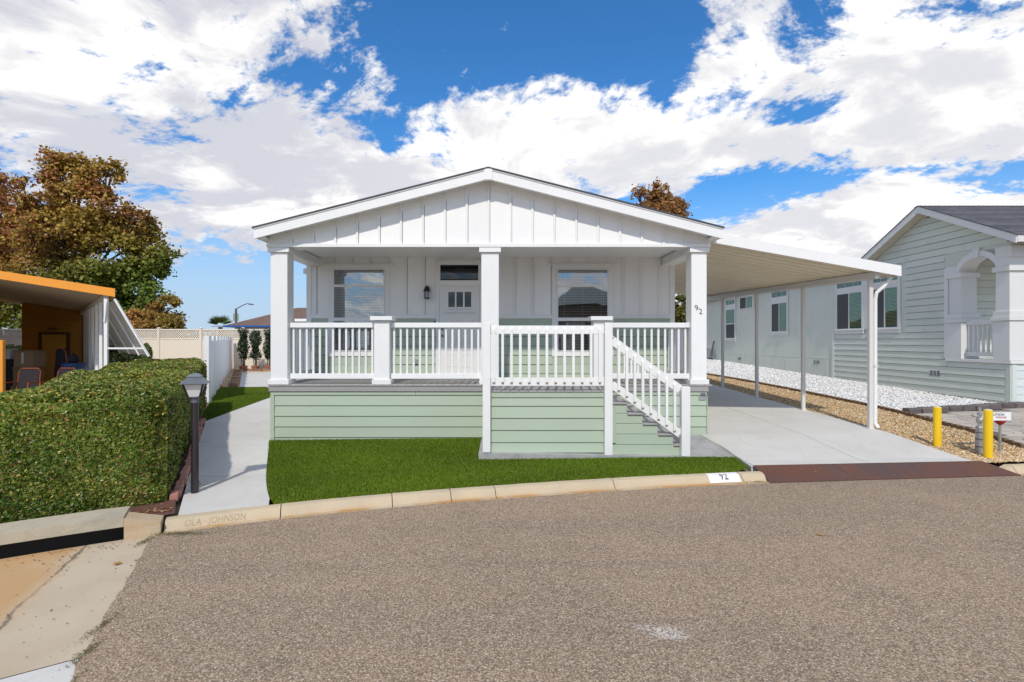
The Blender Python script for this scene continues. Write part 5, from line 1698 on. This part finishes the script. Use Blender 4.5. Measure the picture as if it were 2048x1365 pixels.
# small sprig at the foot of the lamp
sp_ = empty('weed_sprig', (-4.02, 6.8, .04)); tag(sp_, 'small pale weed sprig at the foot of the post lamp', 'weed')
Ps = np.stack([rng.normal(-3.99, .06, 90), rng.normal(6.80, .03, 90), rng.uniform(.12, .27, 90)], 1)
leaf_obj('leaves', Ps, np.tile((0, 0, 1.), (90, 1)), rng.uniform(.015, .03, 90), np.tile((.30, .34, .12), (90, 1)), sp_, HLEAF)
part('stems', join([tube([(-4.05, 6.84, .03), (-4.0 + .05 * k, 6.80, .14), (-4.03 + .05 * k, 6.78, .2 + .02 * k)], .003, 4) for k in range(3)]), MATS['hedge_twigs'], sp_)

# ------------------------------------------------------------------ trees
def tree(name, base, blobs, nleaf, lsize, colfun, label, trunk_r=.25, subs=16, group=None, limbs=True):
    """blobs: (x,y,z,rx,ry,rz) offsets in world"""
    tr = empty(name, base); tag(tr, label, 'tree', group)
    bx, by, bz = base
    zt_ = min(b[2] for b in blobs)
    gs = [tube([(bx, by, bz - .1), (bx + .1, by, bz + (zt_ - bz) * .5), (bx, by + .1, zt_), (bx - .1, by, max(b[2] for b in blobs))], [trunk_r, trunk_r * .8, trunk_r * .6, .04], 8)]
    part('trunk', gs[0], BARK, tr, True)
    if limbs:
        lg = []
        for b in blobs:
            s = Vector((bx, by, bz + (b[2] - bz) * random.uniform(.35, .6)))
            e = Vector(b[:3])
            m = (s + e) / 2 + Vector((0, 0, .3))
            lg.append(tube([s, m, e], [trunk_r * .35, trunk_r * .2, .03], 6))
            for _ in range(5):
                q = e + Vector((random.gauss(0, b[3] * .5), random.gauss(0, b[4] * .5), random.gauss(0, b[5] * .5)))
                lg.append(tube([m.lerp(e, .6), (m.lerp(e, .6) + q) / 2 + Vector((0, 0, .1)), q], [.05, .035, .012], 5))
        o = part('limbs', join(lg), BARK, tr, True); o['kind'] = 'stuff'
    vol = np.array([b[3] * b[4] * b[5] for b in blobs]) ** .75; vol /= vol.sum()
    P, Nn = [], []
    for b, f in zip(blobs, vol):
        n = int(nleaf * f)
        ns = max(6, int(subs * (b[3] * b[5])))
        u = rng.normal(0, 1, (ns, 3)); u /= np.linalg.norm(u, axis=1)[:, None]
        rr = rng.uniform(.55, 1.05, ns) ** .6
        c = np.array(b[:3]) + u * rr[:, None] * np.array(b[3:])
        k = rng.integers(0, ns, n)
        sr = rng.uniform(.18, .42, ns) * max(.6, min(1.3, b[3] / 1.6))
        q = c[k] + rng.normal(0, 1, (n, 3)) * sr[k][:, None] * np.array((1, 1, .75))
        P.append(q); Nn.append(u[k] * .6 + np.array((0, -.3, .6)))
    P, Nn = np.concatenate(P), np.concatenate(Nn)
    C = colfun(P)
    leaf_obj('crown', P, Nn, rng.uniform(.7, 1.3, len(P)) * lsize, C, tr, LEAF, aspect=.85, fold=.3, jit=.9)
    return tr
def rpx(px, py, Y): return ((px - 1003) / 1050 * Y, Y, CZ + (683 - py) / 1050 * Y)
def blob(px, py, rx, ry, Y, dy=0.0, rd=None):
    x, y, z = rpx(px, py, Y)
    s = Y / 1050
    return (x, y + dy, z, rx * s, (rd if rd else rx * s), ry * s)
Yt = 34.0
def col_sweetgum(P):
    n = len(P)
    nz = np.sin(P[:, 0] * .8 + 1.7 * np.sin(P[:, 2] * .7)) + np.sin(P[:, 2] * 1.1 + P[:, 1])
    # green low and to the right, russet above
    gx_, gz_ = (P[:, 0] + 27.5), (P[:, 2] - 6.3)
    g = 1 / (1 + np.exp(-(gx_ * .45 - gz_ * 1.0 + .45 * nz + rng.normal(0, .7, n))))
    c1 = np.array((.15, .215, .025)); c2 = np.array((.40, .26, .045)); c3 = np.array((.36, .125, .045))
    m = rng.uniform(0, 1, n) + .22 * nz
    rus = np.where((m > .62)[:, None], c3, c2)
    c = rus * (1 - g[:, None]) + c1 * g[:, None]
    return np.clip(c * rng.uniform(.6, 1.35, n)[:, None], 0, .6)
bl_ = [blob(85, 475, 50, 60, Yt), blob(105, 400, 42, 45, Yt, -.5), blob(140, 352, 45, 36, Yt, .3), blob(190, 365, 42, 38, Yt, .3), blob(205, 430, 55, 50, Yt, -.6), blob(258, 455, 44, 42, Yt), blob(150, 470, 60, 55, Yt, -1.0),
       blob(235, 530, 60, 50, Yt, -.8), blob(300, 525, 38, 38, Yt), blob(295, 600, 42, 42, Yt, -.4), blob(190, 590, 75, 45, Yt, -.8), blob(90, 560, 70, 55, Yt), blob(118, 322, 22, 16, Yt), blob(228, 345, 14, 22, Yt), blob(165, 328, 18, 14, Yt),
       blob(330, 505, 20, 24, Yt), blob(245, 640, 60, 40, Yt), blob(283, 480, 26, 26, Yt), blob(60, 620, 60, 40, Yt)]
tree('sweetgum_tree', (rpx(150, 700, Yt)[0], Yt, .6), bl_, 62000, .21, col_sweetgum, 'large sweetgum tree turning russet above the orange carport', .35, 11)
bl_ = [blob(-8, 385, 36, 42, 37), blob(18, 425, 32, 40, 37), blob(-40, 470, 60, 70, 37), blob(5, 490, 45, 55, 37), blob(-30, 560, 80, 60, 37), blob(20, 640, 45, 40, 37)]
def col_red(P):
    n = len(P); t = rng.uniform(0, 1, n)
    return (np.outer(1 - t, (.36, .12, .045)) + np.outer(t, (.38, .22, .045))) * rng.uniform(.6, 1.3, n)[:, None]
def col_green(P):
    n = len(P); t = rng.uniform(0, 1, n)
    return (np.outer(1 - t, (.08, .13, .025)) + np.outer(t, (.22, .27, .07))) * rng.uniform(.6, 1.3, n)[:, None]
def col_mix(P): 
    g = (P[:, 2] < 5.2)[:, None]
    return np.where(g, col_green(P), col_red(P))
tree('sweetgum_tree', (rpx(-20, 700, 37)[0], 37, .6), bl_, 20000, .21, col_mix, 'reddish sweetgum tree cut by the left edge of the picture', .3, 14)
def col_or(P):
    n = len(P); t = rng.uniform(0, 1, n); l = np.clip((P[:, 0] + 22.0) / 2.6, 0, 1)
    a = np.outer(1 - t, (.55, .20, .05)) + np.outer(t, (.55, .34, .09))
    b = np.outer(1 - t, (.28, .22, .04)) + np.outer(t, (.42, .26, .06))
    return (a * (1 - l)[:, None] + b * l[:, None]) * rng.uniform(.6, 1.3, n)[:, None]
bl_ = [blob(335, 622, 25, 30, 31), blob(300, 640, 28, 26, 31), blob(270, 645, 22, 22, 31), blob(347, 650, 18, 20, 31), blob(320, 655, 30, 20, 31), blob(285, 660, 35, 20, 31)]
tree('maple_tree', (rpx(310, 700, 31)[0], 31, .7), bl_, 15000, .15, col_or, 'small orange and gold tree behind the beige fence', .12, 30)
def col_bronze(P):
    n = len(P); t = rng.uniform(0, 1, n)
    return (np.outer(1 - t, (.30, .13, .045)) + np.outer(t, (.42, .23, .07))) * rng.uniform(.55, 1.35, n)[:, None]
bl_ = [blob(1290, 405, 24, 26, 40), blob(1318, 395, 22, 30, 40), blob(1345, 410, 22, 28, 40), blob(1362, 428, 14, 18, 40), blob(1310, 440, 50, 25, 40), blob(1320, 500, 60, 40, 40), blob(1312, 372, 8, 10, 40), blob(1275, 385, 8, 10, 40)]
tree('bronze_tree', (rpx(1312, 700, 40)[0], 40, .7), bl_, 15000, .19, col_bronze, 'bronze-leaved tree showing above the right roof slope', .2, 22)
bl_ = [blob(1362, 640, 40, 30, 41), blob(1400, 620, 40, 25, 41), blob(1362, 610, 25, 15, 41)]
def col_yg(P):
    n = len(P); t = rng.uniform(0, 1, n)
    return (np.outer(1 - t, (.10, .12, .02)) + np.outer(t, (.26, .22, .05))) * rng.uniform(.5, 1.3, n)[:, None]
tree('far_tree', (rpx(1375, 700, 41)[0], 41, .7), bl_, 6000, .2, col_yg, 'yellow-green tree seen between the right porch column and wall', .15, 14)
# bushes beyond the left hedge
def bush(px, py, rx, ry, Y, n, lab, cf=col_green):
    x, y, z = rpx(px, py, Y)
    b = empty('bush', (x, Y, float(zl(x, Y)))); tag(b, lab, 'bush')
    s = Y / 1050
    u = rng.normal(0, 1, (n, 3)); u /= np.linalg.norm(u, axis=1)[:, None]
    P = np.array((x, Y, z)) + u * (rng.uniform(.4, 1, n) ** .4)[:, None] * np.array((rx * s, rx * s * .7, ry * s))
    P[:, 2] = np.maximum(P[:, 2], float(zl(x, Y)) + .05)
    leaf_obj('foliage', P, u, rng.uniform(.06, .11, n), cf(P), b, LEAF)
    part('stem', tube([(x, Y, float(zl(x, Y)) - .05), (x + .05, Y, z)], [.05, .02], 6), BARK, b)
bush(242, 730, 48, 40, 17.5, 6000, 'dark green bush behind the slanted louvre screen')
bush(292, 712, 12, 25, 19, 1800, 'small bush against the beige fence beside the louvre screen')
bush(24, 712, 40, 22, 24, 4000, 'low clipped bush by the fence left of the ochre shed')
# palm
pmx, pmy, pmz = rpx(441, 655, 40)
pm = empty('palm_tree', (pmx, 40, .7)); tag(pm, 'fan palm crown showing above the beige fence', 'palm')
part('trunk', tube([(pmx, 40, .6), (pmx, 40, pmz)], [.2, .16], 8), BARK, pm)
for k in range(17):
    a = random.uniform(0, 2 * math.pi); el = random.uniform(-.1, 1.3)
    d = Vector((math.cos(a) * math.cos(el), math.sin(a) * math.cos(el), math.sin(el)))
    s = d.cross(Vector((0, 0, 1))).normalized(); u = s.cross(d)
    c = Vector((pmx, 40, pmz)) + d * .35
    V, Fc = [tuple(c)], []
    for j in range(9):
        t = (j - 4) / 4 * .9
        dd = (d * math.cos(t) + s * math.sin(t))
        e = c + dd * .75 * random.uniform(.9, 1.1) - Vector((0, 0, .06))
        w_ = s * math.cos(t) - d * math.sin(t)
        m = c + dd * .38
        o = len(V)
        V += [tuple(m - w_ * .045), tuple(e), tuple(m + w_ * .045)]
        Fc.append([0, o, o + 1, o + 2])
    fm = mat('palm_frond', (.13, .19, .045), .5) if 'palm_frond' not in MATS else MATS['palm_frond']
    part('frond', (V, Fc), fm, pm)

# ------------------------------------------------------------------ beige lattice fence at the back
FY = 28.0
bf = empty('lattice_fence', (-14, FY, .5)); tag(bf, 'beige vinyl privacy fence with lattice top behind the yards', 'fence')
pts = np.arange(-33.6 - .35, 12, 2.24)
lat = None
def fz(x): return float(zl(x, FY))
for x in pts:
    z0_ = fz(x)
    p_ = part('post', box(x - .065, x + .065, FY - .065, FY + .065, z0_, 2.66, .006), VINYL, bf)
    part('post_cap', lathe(x, FY, [(.085, 2.661), (.085, 2.69), (.02, 2.73)], 4, True), VINYL, p_)
    if x > 9: continue
    xa, xb = x + .066, x + 2.24 - .066
    part('panel', box(xa, xb, FY - .015, FY + .015, z0_ - .05, 2.08), VINYL, bf)
    part('rail', box(xa, xb, FY - .03, FY + .03, 2.081, 2.16, .004), VINYL, bf)
    part('rail', box(xa, xb, FY - .03, FY + .03, 2.56, 2.64, .004), VINYL, bf)
    if lat is None:
        W_ = xb - xa; Hh = .40; g = []
        st_ = .112
        for sg in (-1, 1):
            c0 = -Hh
            while c0 < W_ + Hh:
                xs0, xs1 = (c0, c0 + Hh) if sg > 0 else (c0 + Hh, c0)
                # clip
                a_, b_ = (xs0, 0.0), (xs1, Hh)
                def at(xv): return (xv - xs0) / (xs1 - xs0) * Hh
                lo, hi = min(xs0, xs1), max(xs0, xs1)
                l2, h2 = max(lo, 0), min(hi, W_)
                if h2 - l2 > .03:
                    g.append(beam((l2, .006 * sg, at(l2)), (h2, .006 * sg, at(h2)), .008, .034, (0, 0, 1)))
                c0 += st_
        V, Fc = join(g)
        lat = _mesh('lattice', V, Fc)
    if xb < -4.0:
        o = place('lattice', lat, (xa, FY, 2.16), VINYL, bf); o['kind'] = 'stuff'

# white side fence
wf = empty('side_fence', (-11, 21, .4)); tag(wf, 'white slatted side fence running back from the hedge', 'fence')
npst = 9
p0, p1 = np.array([-8.45, 15.1]), np.array([-14.25, 27.6])
for k in range(npst):
    p = p0 + (p1 - p0) * k / (npst - 1)
    z0_ = float(zl(*p))
    tp = 2.15 + .055 * k / 8
    part('post', box(p[0] - .075, p[0] + .075, p[1] - .075, p[1] + .075, z0_, tp, .006), PICKET, wf)
    if k < npst - 1:
        q = p0 + (p1 - p0) * (k + 1) / (npst - 1)
        for j in range(9):
            m = p + (q - p) * (j + .6) / 9.4
            zz3 = float(zl(*m))
            part('slat', box(m[0] - .045, m[0] + .045, m[1] - .012, m[1] + .012, zz3 + .06, tp - .14), PICKET, wf)
        for zr in (tp - .13, z0_ + .12):
            part('rail', beam((p[0] - .03, p[1] + .076, zr), (q[0] - .03, q[1] - .076, zr + .0), .05, .12), PICKET, wf)
# brown blocks edging the patio
pbk = empty('patio_edging', (-11, 22, .4)); tag(pbk, 'loose brown blocks edging the patio beside the white fence', 'edging')
for k in range(9):
    t = k / 8.6
    x, y = -9.62 - 3.1 * t, 18.98 + 6.45 * t
    z = float(zl(x, y))
    part('block', box(x - .20, x + .10, y - .09, y + .12, z - .02, z + .16 + random.uniform(-.03, .04), .02), BROWNST, pbk)
pw = empty('planter_edging', (-10, 26, .5)); tag(pw, 'low row of brown blocks under the potted bamboos', 'edging')
for k in range(16):
    x = -13.1 + k * .42; z = float(zl(x, 25.75))
    part('block', box(x, x + .40, 25.95, 26.12, z - .02, z + .12 + random.uniform(-.01, .02), .015), BROWNST, pw)
# potted bamboos
def pot_plant(x, y, top, lab):
    z = float(zl(x, y)) + .0
    pp = empty('potted_bamboo', (x, y, z)); tag(pp, lab, 'potted plant', 'potted bamboos along the back fence')
    part('pot', lathe(x, y, [(.14, z), (.19, z + .22), (.205, z + .225), (.205, z + .27), (.17, z + .27)], 16), TERRA, pp)
    for k in range(4):
        a = k * 1.7
        part('cane', tube([(x + .06 * math.cos(a), y + .06 * math.sin(a), z + .2), (x + .1 * math.cos(a), y + .1 * math.sin(a), z + 1.0), (x + .13 * math.cos(a), y + .13 * math.sin(a), top - .15)], [.022, .018, .008], 6), BARK, pp)
    n = 1500
    h = rng.uniform(0, 1, n); r = .25 * np.sqrt(rng.uniform(0, 1, n)) * (.85 + .25 * np.sin(h * 9 + x * 5))
    a = rng.uniform(0, 6.28, n)
    P = np.stack([x + r * np.cos(a) * 1.15, y + r * np.sin(a), z + .62 + (top - z - .62) * h + rng.normal(0, .05, n)], 1)
    c = np.outer(rng.uniform(.5, 1.3, n), (.035, .070, .025))
    leaf_obj('foliage', P, np.tile((0, -.5, .6), (n, 1)), rng.uniform(.09, .17, n), c, pp, LEAF, aspect=.3)
pot_plant(-12.93, 26.3, 2.58, 'leftmost of the three potted bamboos, next to the white fence')
pot_plant(-12.33, 26.3, 2.48, 'middle of the three potted bamboos against the beige fence')
pot_plant(-11.65, 26.3, 2.55, 'rightmost of the three potted bamboos, partly behind the porch column')

# ------------------------------------------------------------------ far house, street lamp beyond the fence
fh = empty('far_house', (-17, 48, .7)); tag(fh, 'far house with brown hipped roof and blue eaves beyond the fence', 'house')
part('wall', box(-23.0, -9.5, 45.6, 54, .5, 3.20), mat('far_white_wall', (.72, .72, .70), .7), fh)
part('eave', box(-23.9, -8.6, 45.0, 54.6, 3.20, 3.34), BLUETR, fh)
x0, x1, y0, y1, z0_, z1_ = -23.8, -8.7, 45.1, 54.5, 3.341, 5.15
V = [(x0, y0, z0_), (x1, y0, z0_), (x1, y1, z0_), (x0, y1, z0_), (x0 + 4.4, 49.8, z1_), (x1 - 4.4, 49.8, z1_)]
part('roof', (V, [[0, 1, 5, 4], [1, 2, 5], [2, 3, 4, 5], [3, 0, 4], [3, 2, 1, 0]]), BROOF, fh)
for k, xx in enumerate((-22, -19, -16, -13)):
    wn = part('window', box(xx, xx + 1.2, 45.58, 45.602, 1.3, 2.5), DARK, fh)
    part('pane', box(xx + .05, xx + 1.15, 45.57, 45.575, 1.35, 2.45), GLASS, wn)
# small green-sided shed roof line seen past the left corner of the house
hs = empty('garden_shed', (-6.8, 24.5, .4)); tag(hs, 'small green garden shed behind the left porch column', 'shed')
part('wall', box(-9.0, -7.6, 23.4, 24.6, .3, 2.86), GREEN, hs)
part('roof', box(-9.15, -7.45, 23.2, 24.8, 2.861, 2.98, .01), WHITE, hs)
part('door', box(-8.6, -7.95, 23.37, 23.399, .35, 2.3), WHITE, hs)
sx_, sy_, _ = rpx(472, 700, 60)
sl_ = empty('street_lamp', (sx_, 60, .7)); tag(sl_, 'far street lamp with curved arm beyond the brown roof', 'street lamp')
part('pole', tube([(sx_, 60, .5), (sx_, 60, 5.7)], [.18, .13], 8), LAMPGREY, sl_)
part('arm', tube([(sx_, 60, 5.65), (sx_ + .7, 60, 6.05), (sx_ + 1.3, 60, 6.28), (sx_ + 1.75, 60, 6.22)], .05, 6), LAMPGREY, sl_)
part('lamp_head', box(sx_ + 1.5, sx_ + 2.0, 59.88, 60.12, 6.13, 6.24, .03), LAMPGREY, sl_)
part('banner', box(sx_ - .32, sx_ - .17, 59.97, 60.0, 4.3, 5.15), mat('banner_cloth', (.28, .36, .24), .7), sl_)
part('banner', box(sx_ + .17, sx_ + .32, 59.97, 60.0, 4.3, 5.15), MATS['banner_cloth'], sl_)

# ------------------------------------------------------------------ left neighbour's carport with louvre screen
lc = empty('carport', (-12, 15, .3)); tag(lc, 'left neighbour\'s sloping carport with bright orange fascia', 'carport')
CY0, CY1 = 12.2, 21.0
def xe_(y): return -9.0 - .88 * (y - CY0)
def cz3(x, y): return 3.03 + .155 * (xe_(y) - x)
def rp(xo, y, dz=0.0):
    x = xe_(y) - xo
    return (x, y, cz3(x, y) + dz)
part('roof_deck', hexa([rp(7, CY0 + .03, .05), rp(7, CY0 + .03, .17), rp(7, CY1, .05), rp(7, CY1, .17), rp(0, CY0 + .03, .05), rp(0, CY0 + .03, .17), rp(0, CY1, .05), rp(0, CY1, .17)]), CREAMU, lc)
part('front_fascia', hexa([rp(7, CY0), rp(7, CY0, .19), rp(7, CY0 + .03), rp(7, CY0 + .03, .19), rp(-.02, CY0), rp(-.02, CY0, .19), rp(-.02, CY0 + .03), rp(-.02, CY0 + .03, .19)]), ORANGE, lc)
part('side_fascia', hexa([rp(.0, CY0 + .031), rp(.0, CY0 + .031, .185), rp(.0, CY1), rp(.0, CY1, .185), rp(-.02, CY0 + .031), rp(-.02, CY0 + .031, .185), rp(-.02, CY1), rp(-.02, CY1, .185)]), ORANGE, lc)
part('eave_beam', beam(rp(.17, CY0 + .1, -.02), rp(.17, CY1, -.02), .08, .12), ALU, lc)
def lpost(px, y, wd, name='post', m=WHITE):
    x = xe_(y) - .17
    z0_ = float(zl(x, y))
    return part(name, box(x - wd / 2, x + wd / 2, y - .03, y + .03, z0_, cz3(x, y) - .07, .004), m, lc)
lpost(0, 12.3, .085)
part('brace', beam((xe_(12.3) - .17, 12.26, 2.45), (xe_(12.3) - .17 + .06, 12.24, 2.92), .05, .05), WHITE, lc)
for y in (13.26, 14.17, 15.2, 16.1, 17.2):
    lpost(0, y, .085, 'slat')
lpost(0, 18.1, .08)
lh = empty('manufactured_home', (-20, 18, 0)); tag(lh, 'left neighbour\'s ochre home, cut off by the left edge of the picture', 'house')  # home stands outside the view; its wall is added to darken the carport
def lhp(xo, y, z): return (xe_(y) - xo, y, z)
part('wall', hexa([lhp(11, 12.6, 0), lhp(11, 12.6, 3.6), lhp(11, 26, 0), lhp(11, 26, 3.6), lhp(4.3, 12.6, 0), lhp(4.3, 12.6, 3.6), lhp(4.3, 26, 0), lhp(4.3, 26, 3.6)]), OCHRE, lh)
part('roof', hexa([lhp(11.2, 12.5, 4.35), lhp(11.2, 12.5, 4.5), lhp(11.2, 26.2, 4.35), lhp(11.2, 26.2, 4.5), lhp(4.2, 12.5, 4.35), lhp(4.2, 12.5, 4.5), lhp(4.2, 26.2, 4.35), lhp(4.2, 26.2, 4.5)]), BROOF, lh)
part('wall', hexa([lhp(10.9, 12.7, 3.6), lhp(10.9, 12.7, 4.349), lhp(10.9, 25.9, 3.6), lhp(10.9, 25.9, 4.349), lhp(7.2, 12.7, 3.6), lhp(7.2, 12.7, 4.349), lhp(7.2, 25.9, 3.6), lhp(7.2, 25.9, 4.349)]), OCHRE, lh)
# slanted louvre screen hung from the eave
lv = empty('louvre_screen', (-9.5, 14, 1.6)); tag(lv, 'slanted white louvre screen hanging from the orange-edged carport', 'awning')
def lvp(f, y):
    """f 0 at eave .. 1 at lower edge"""
    x = xe_(y) + .02 + .80 * f
    return Vector((x, y, 2.98 - 1.34 * f))
yA, yB = 12.25, 18.6
for y in (12.25, 13.4, 14.8, 16.6, 18.6):
    part('rib', beam(lvp(0, y), lvp(1, y), .05, .035, (1, 0, .5)), WHITE, lv)
for k in range(24):
    f = (k + .5) / 24
    a, b = lvp(f, yA), lvp(f, yB)
    part('louvre', beam(a + Vector((.02, 0, 0)), b + Vector((.02, 0, 0)), .085, .006, (.78, .0, .62)), ALU, lv)
part('strut', beam(lvp(.86, yA + .05), Vector((xe_(12.3) - .17, 12.3, 1.83)), .035, .04), WHITE, lv)
# shed in the carport
shd = empty('storage_shed', (-17, 20.5, .3)); tag(shd, 'ochre panelled storage shed under the orange-edged carport', 'shed')
z0_ = float(zl(-16.7, 19.7))
part('wall', prism([(-18.0, z0_), (-15.62, z0_), (-15.62, cz3(-15.62, 19.7) - .01 + .04), (-18.0, cz3(-18.0, 19.7) - .01 + .04)], 'y', 19.7, 20.95), OCHRE, shd)
sd = part('door', box(-17.22, -16.30, 19.665, 19.699, z0_ + .05, 2.24, .004), OCHREL, shd)
for g in (box(-17.34, -17.225, 19.655, 19.699, z0_, 2.33), box(-16.295, -16.18, 19.655, 19.699, z0_, 2.33), box(-17.2245, -16.2955, 19.655, 19.699, 2.245, 2.33)):
    part('door_frame', g, BROWNW, sd)
part('handle', lathe(-17.12, 19.63, [(.03, 1.2), (.04, 1.23), (.03, 1.26)], 8), BLACK, sd)
for k in range(3):
    part('door_number', box(-16.98 + k * .115, -16.925 + k * .115, 19.685, 19.698, 2.40, 2.50), BROWNW, shd)
part('trim', box(-15.70, -15.60, 19.66, 19.70, z0_, 3.02), BROWNW, shd)
part('panel_strip', box(-17.995, -15.72, 19.685, 19.699, 2.66, 2.69), OCHREL, shd)
for k in range(4):
    part('panel_groove', box(-16.12 + k * .10, -16.10 + k * .10, 19.69, 19.699, z0_, 2.65), OCHREL, shd)
# orange wall panel at the left edge
ow = part('orange_post', box(-10.70, -10.50, 11.05, 11.12, .0, 2.02, .006), ORANGE); tag(ow, 'orange timber panel at the left edge of the picture', 'post')
# clutter: boxes, chairs, barrel
def cbox(x0, x1, y0, y1, z0_, z1_, lab, m=CARD):
    b = empty('storage_box', ((x0 + x1) / 2, (y0 + y1) / 2, z0_)); tag(b, lab, 'box')
    part('body', box(x0, x1, y0, y1, z0_, z1_ - .05, .008), m, b)
    part('lid', box(x0 - .012, x1 + .012, y0 - .012, y1 + .012, z1_ - .049, z1_, .008), m, b)
    part('tape', box((x0 + x1) / 2 - .03, (x0 + x1) / 2 + .03, y0 - .014, y0 - .0125, z0_ + .1, z1_ - .06), MATS['white_blind'], b)
g0 = float(zl(-13.5, 15))
cbox(-13.82, -13.28, 14.8, 15.3, g0, g0 + .55, 'lowest cardboard box of the stack by the ochre shed')
cbox(-13.80, -13.30, 14.82, 15.28, g0 + .5505, g0 + 1.08, 'middle cardboard box of the stack by the ochre shed')
cbox(-13.78, -13.24, 14.82, 15.28, g0 + 1.0805, g0 + 1.55, 'topmost cardboard box of the stack by the ochre shed')
cbx = empty('cabinet', (-14.1, 15.1, g0)); tag(cbx, 'dark cabinet left of the cardboard boxes', 'cabinet')
part('body', box(-14.55, -13.9, 14.9, 15.4, g0, 1.45, .01), DCLOTH, cbx)
part('top', box(-14.58, -13.87, 14.87, 15.43, 1.4505, 1.48), DCLOTH, cbx)
cbox(-14.35, -14.0, 14.95, 15.2, 1.481, 1.78, 'white box standing on the dark cabinet', BLIND)
def chair(x, y, rz, lab):
    z = float(zl(x, y))
    c = empty('folding_chair', (x, y, z)); tag(c, lab, 'chair', 'orange-framed chairs in the left carport')
    def T(p): return (x + p[0] * math.cos(rz) - p[1] * math.sin(rz), y + p[0] * math.sin(rz) + p[1] * math.cos(rz), z + p[2])
    part('back_frame', tube([T(p) for p in ((-.27, .15, .0), (-.27, .12, .5), (-.26, .2, 1.0), (-.2, .21, 1.08), (.2, .21, 1.08), (.26, .2, 1.0), (.27, .12, .5), (.27, .15, 0))], .016, 7), ORTUBE, c)
    part('seat_frame', tube([T(p) for p in ((-.27, .15, .52), (-.27, -.3, .5), (-.24, -.33, .5), (.24, -.33, .5), (.27, -.3, .5), (.27, .15, .52))], .016, 7), ORTUBE, c)
    for s in (-1, 1):
        part('leg', tube([T((s * .27, -.28, .5)), T((s * .27, -.25, 0))], .016, 7), ORTUBE, c)
        part('armrest', tube([T((s * .28, .18, .72)), T((s * .28, -.3, .72)), T((s * .27, -.3, .5))], .018, 7), ORTUBE, c)
    part('seat', hexa([T((a, b, cc)) for a in (-.25, .25) for b in (-.3, .14) for cc in (.485, .505)]), DCLOTH, c)
    part('backrest', hexa([T((a, b + (.09 if cc > .8 else 0), cc)) for a in (-.24, .24) for b in (.10, .12) for cc in (.56, 1.05)]), DCLOTH, c)
chair(-12.9, 14.2, .15, 'orange-framed dark chair in front of the cardboard boxes')
chair(-11.85, 14.1, -.1, 'orange-framed dark chair in front of the blue barrel')
fc = empty('folded_chair', (-13.0, 15.6, g0)); tag(fc, 'tall dark folded chair with orange edge leaning upright by the shed', 'chair')
part('cloth', prism([(-13.28, g0), (-12.72, g0), (-12.86, 1.70), (-12.95, 1.78), (-13.08, 1.78), (-13.15, 1.70)], 'y', 15.5, 15.6), DCLOTH, fc)
part('frame', tube([(-13.30, 15.48, g0), (-13.16, 15.48, 1.72), (-13.05, 15.48, 1.81), (-12.95, 15.48, 1.80), (-12.85, 15.48, 1.70), (-12.70, 15.48, g0)], .017, 7), ORTUBE, fc)
br = empty('barrel', (-11.55, 14.6, g0)); tag(br, 'blue plastic barrel under the left carport', 'barrel')
zb3 = float(zl(-11.9, 14.6))
part('body', lathe(-11.95, 14.7, [(.26, zb3), (.29, zb3 + .3), (.29, zb3 + 1.0), (.27, zb3 + 1.18), (.25, zb3 + 1.2)], 20), BLUEPL, br, False)
part('rim', lathe(-11.95, 14.7, [(.285, zb3 + 1.10), (.30, zb3 + 1.12), (.30, zb3 + 1.15), (.285, zb3 + 1.17)], 20), BLUEPL, br)
bg_ = empty('dark_bag', (-11.95, 14.7, zb3 + 1.2)); tag(bg_, 'small dark bag sitting on the blue barrel', 'bag')
part('body', lathe(-11.98, 14.7, [(.10, zb3 + 1.201), (.14, zb3 + 1.26), (.13, zb3 + 1.36), (.06, zb3 + 1.42)], 12), DCLOTH, bg_, True)
part('knot', lathe(-11.98, 14.7, [(.03, zb3 + 1.421), (.045, zb3 + 1.45), (.02, zb3 + 1.47)], 8), DCLOTH, bg_, True)

# ------------------------------------------------------------------ house across the street (seen only mirrored in the right-hand window)
ah = empty('house_across_street', (5, -18, 0)); tag(ah, 'hipped-roof house across the street, visible only as the reflection in the right window', 'house')
part('wall', box(-2.0, 13.5, -23, -14.5, -.1, 4.6), mat('taupe_wall', (.20, .16, .14), .8), ah)
x0, x1, y0, y1 = 3.4, 9.4, -23.6, -13.9
V = [(x0, y1, 4.62), (x1, y1, 4.62), (x1, y0, 4.62), (x0, y0, 4.62), (x0 + 2.3, -18.7, 6.4), (x1 - 2.3, -18.7, 6.4)]
part('roof', (V, [[1, 0, 4, 5], [2, 1, 5], [3, 2, 5, 4], [0, 3, 4], [0, 1, 2, 3]]), mat('slate_roof', (.15, .20, .20), .8, painted(.2, .5, (1, 1, 4), None, 6)), ah)
for xx in (1.5, 4.5, 8.5):
    wn = part('window', box(xx, xx + 1.3, -14.499, -14.47, 1.1, 2.4), WHITE, ah)
    part('pane', box(xx + .08, xx + 1.22, -14.469, -14.46, 1.18, 2.32), GLASS, wn)

# dark hedge beyond the lattice of the back fence
bh = empty('hedge', (-20, 30, .6)); tag(bh, 'dark hedge showing through the lattice of the beige fence', 'hedge')
n = 9000
P = np.stack([rng.uniform(-36, -13.2, n), rng.normal(30.0, .25, n), .6 + 2.0 * rng.uniform(0, 1, n) ** .7], 1)
leaf_obj('foliage', P, np.tile((0, -.7, .5), (n, 1)), rng.uniform(.12, .22, n), np.outer(rng.uniform(.5, 1.2, n), (.05, .075, .022)), bh, LEAF)
part('twigs', box(-36, -13.2, 29.9, 30.2, .5, 2.35), CORE, bh)
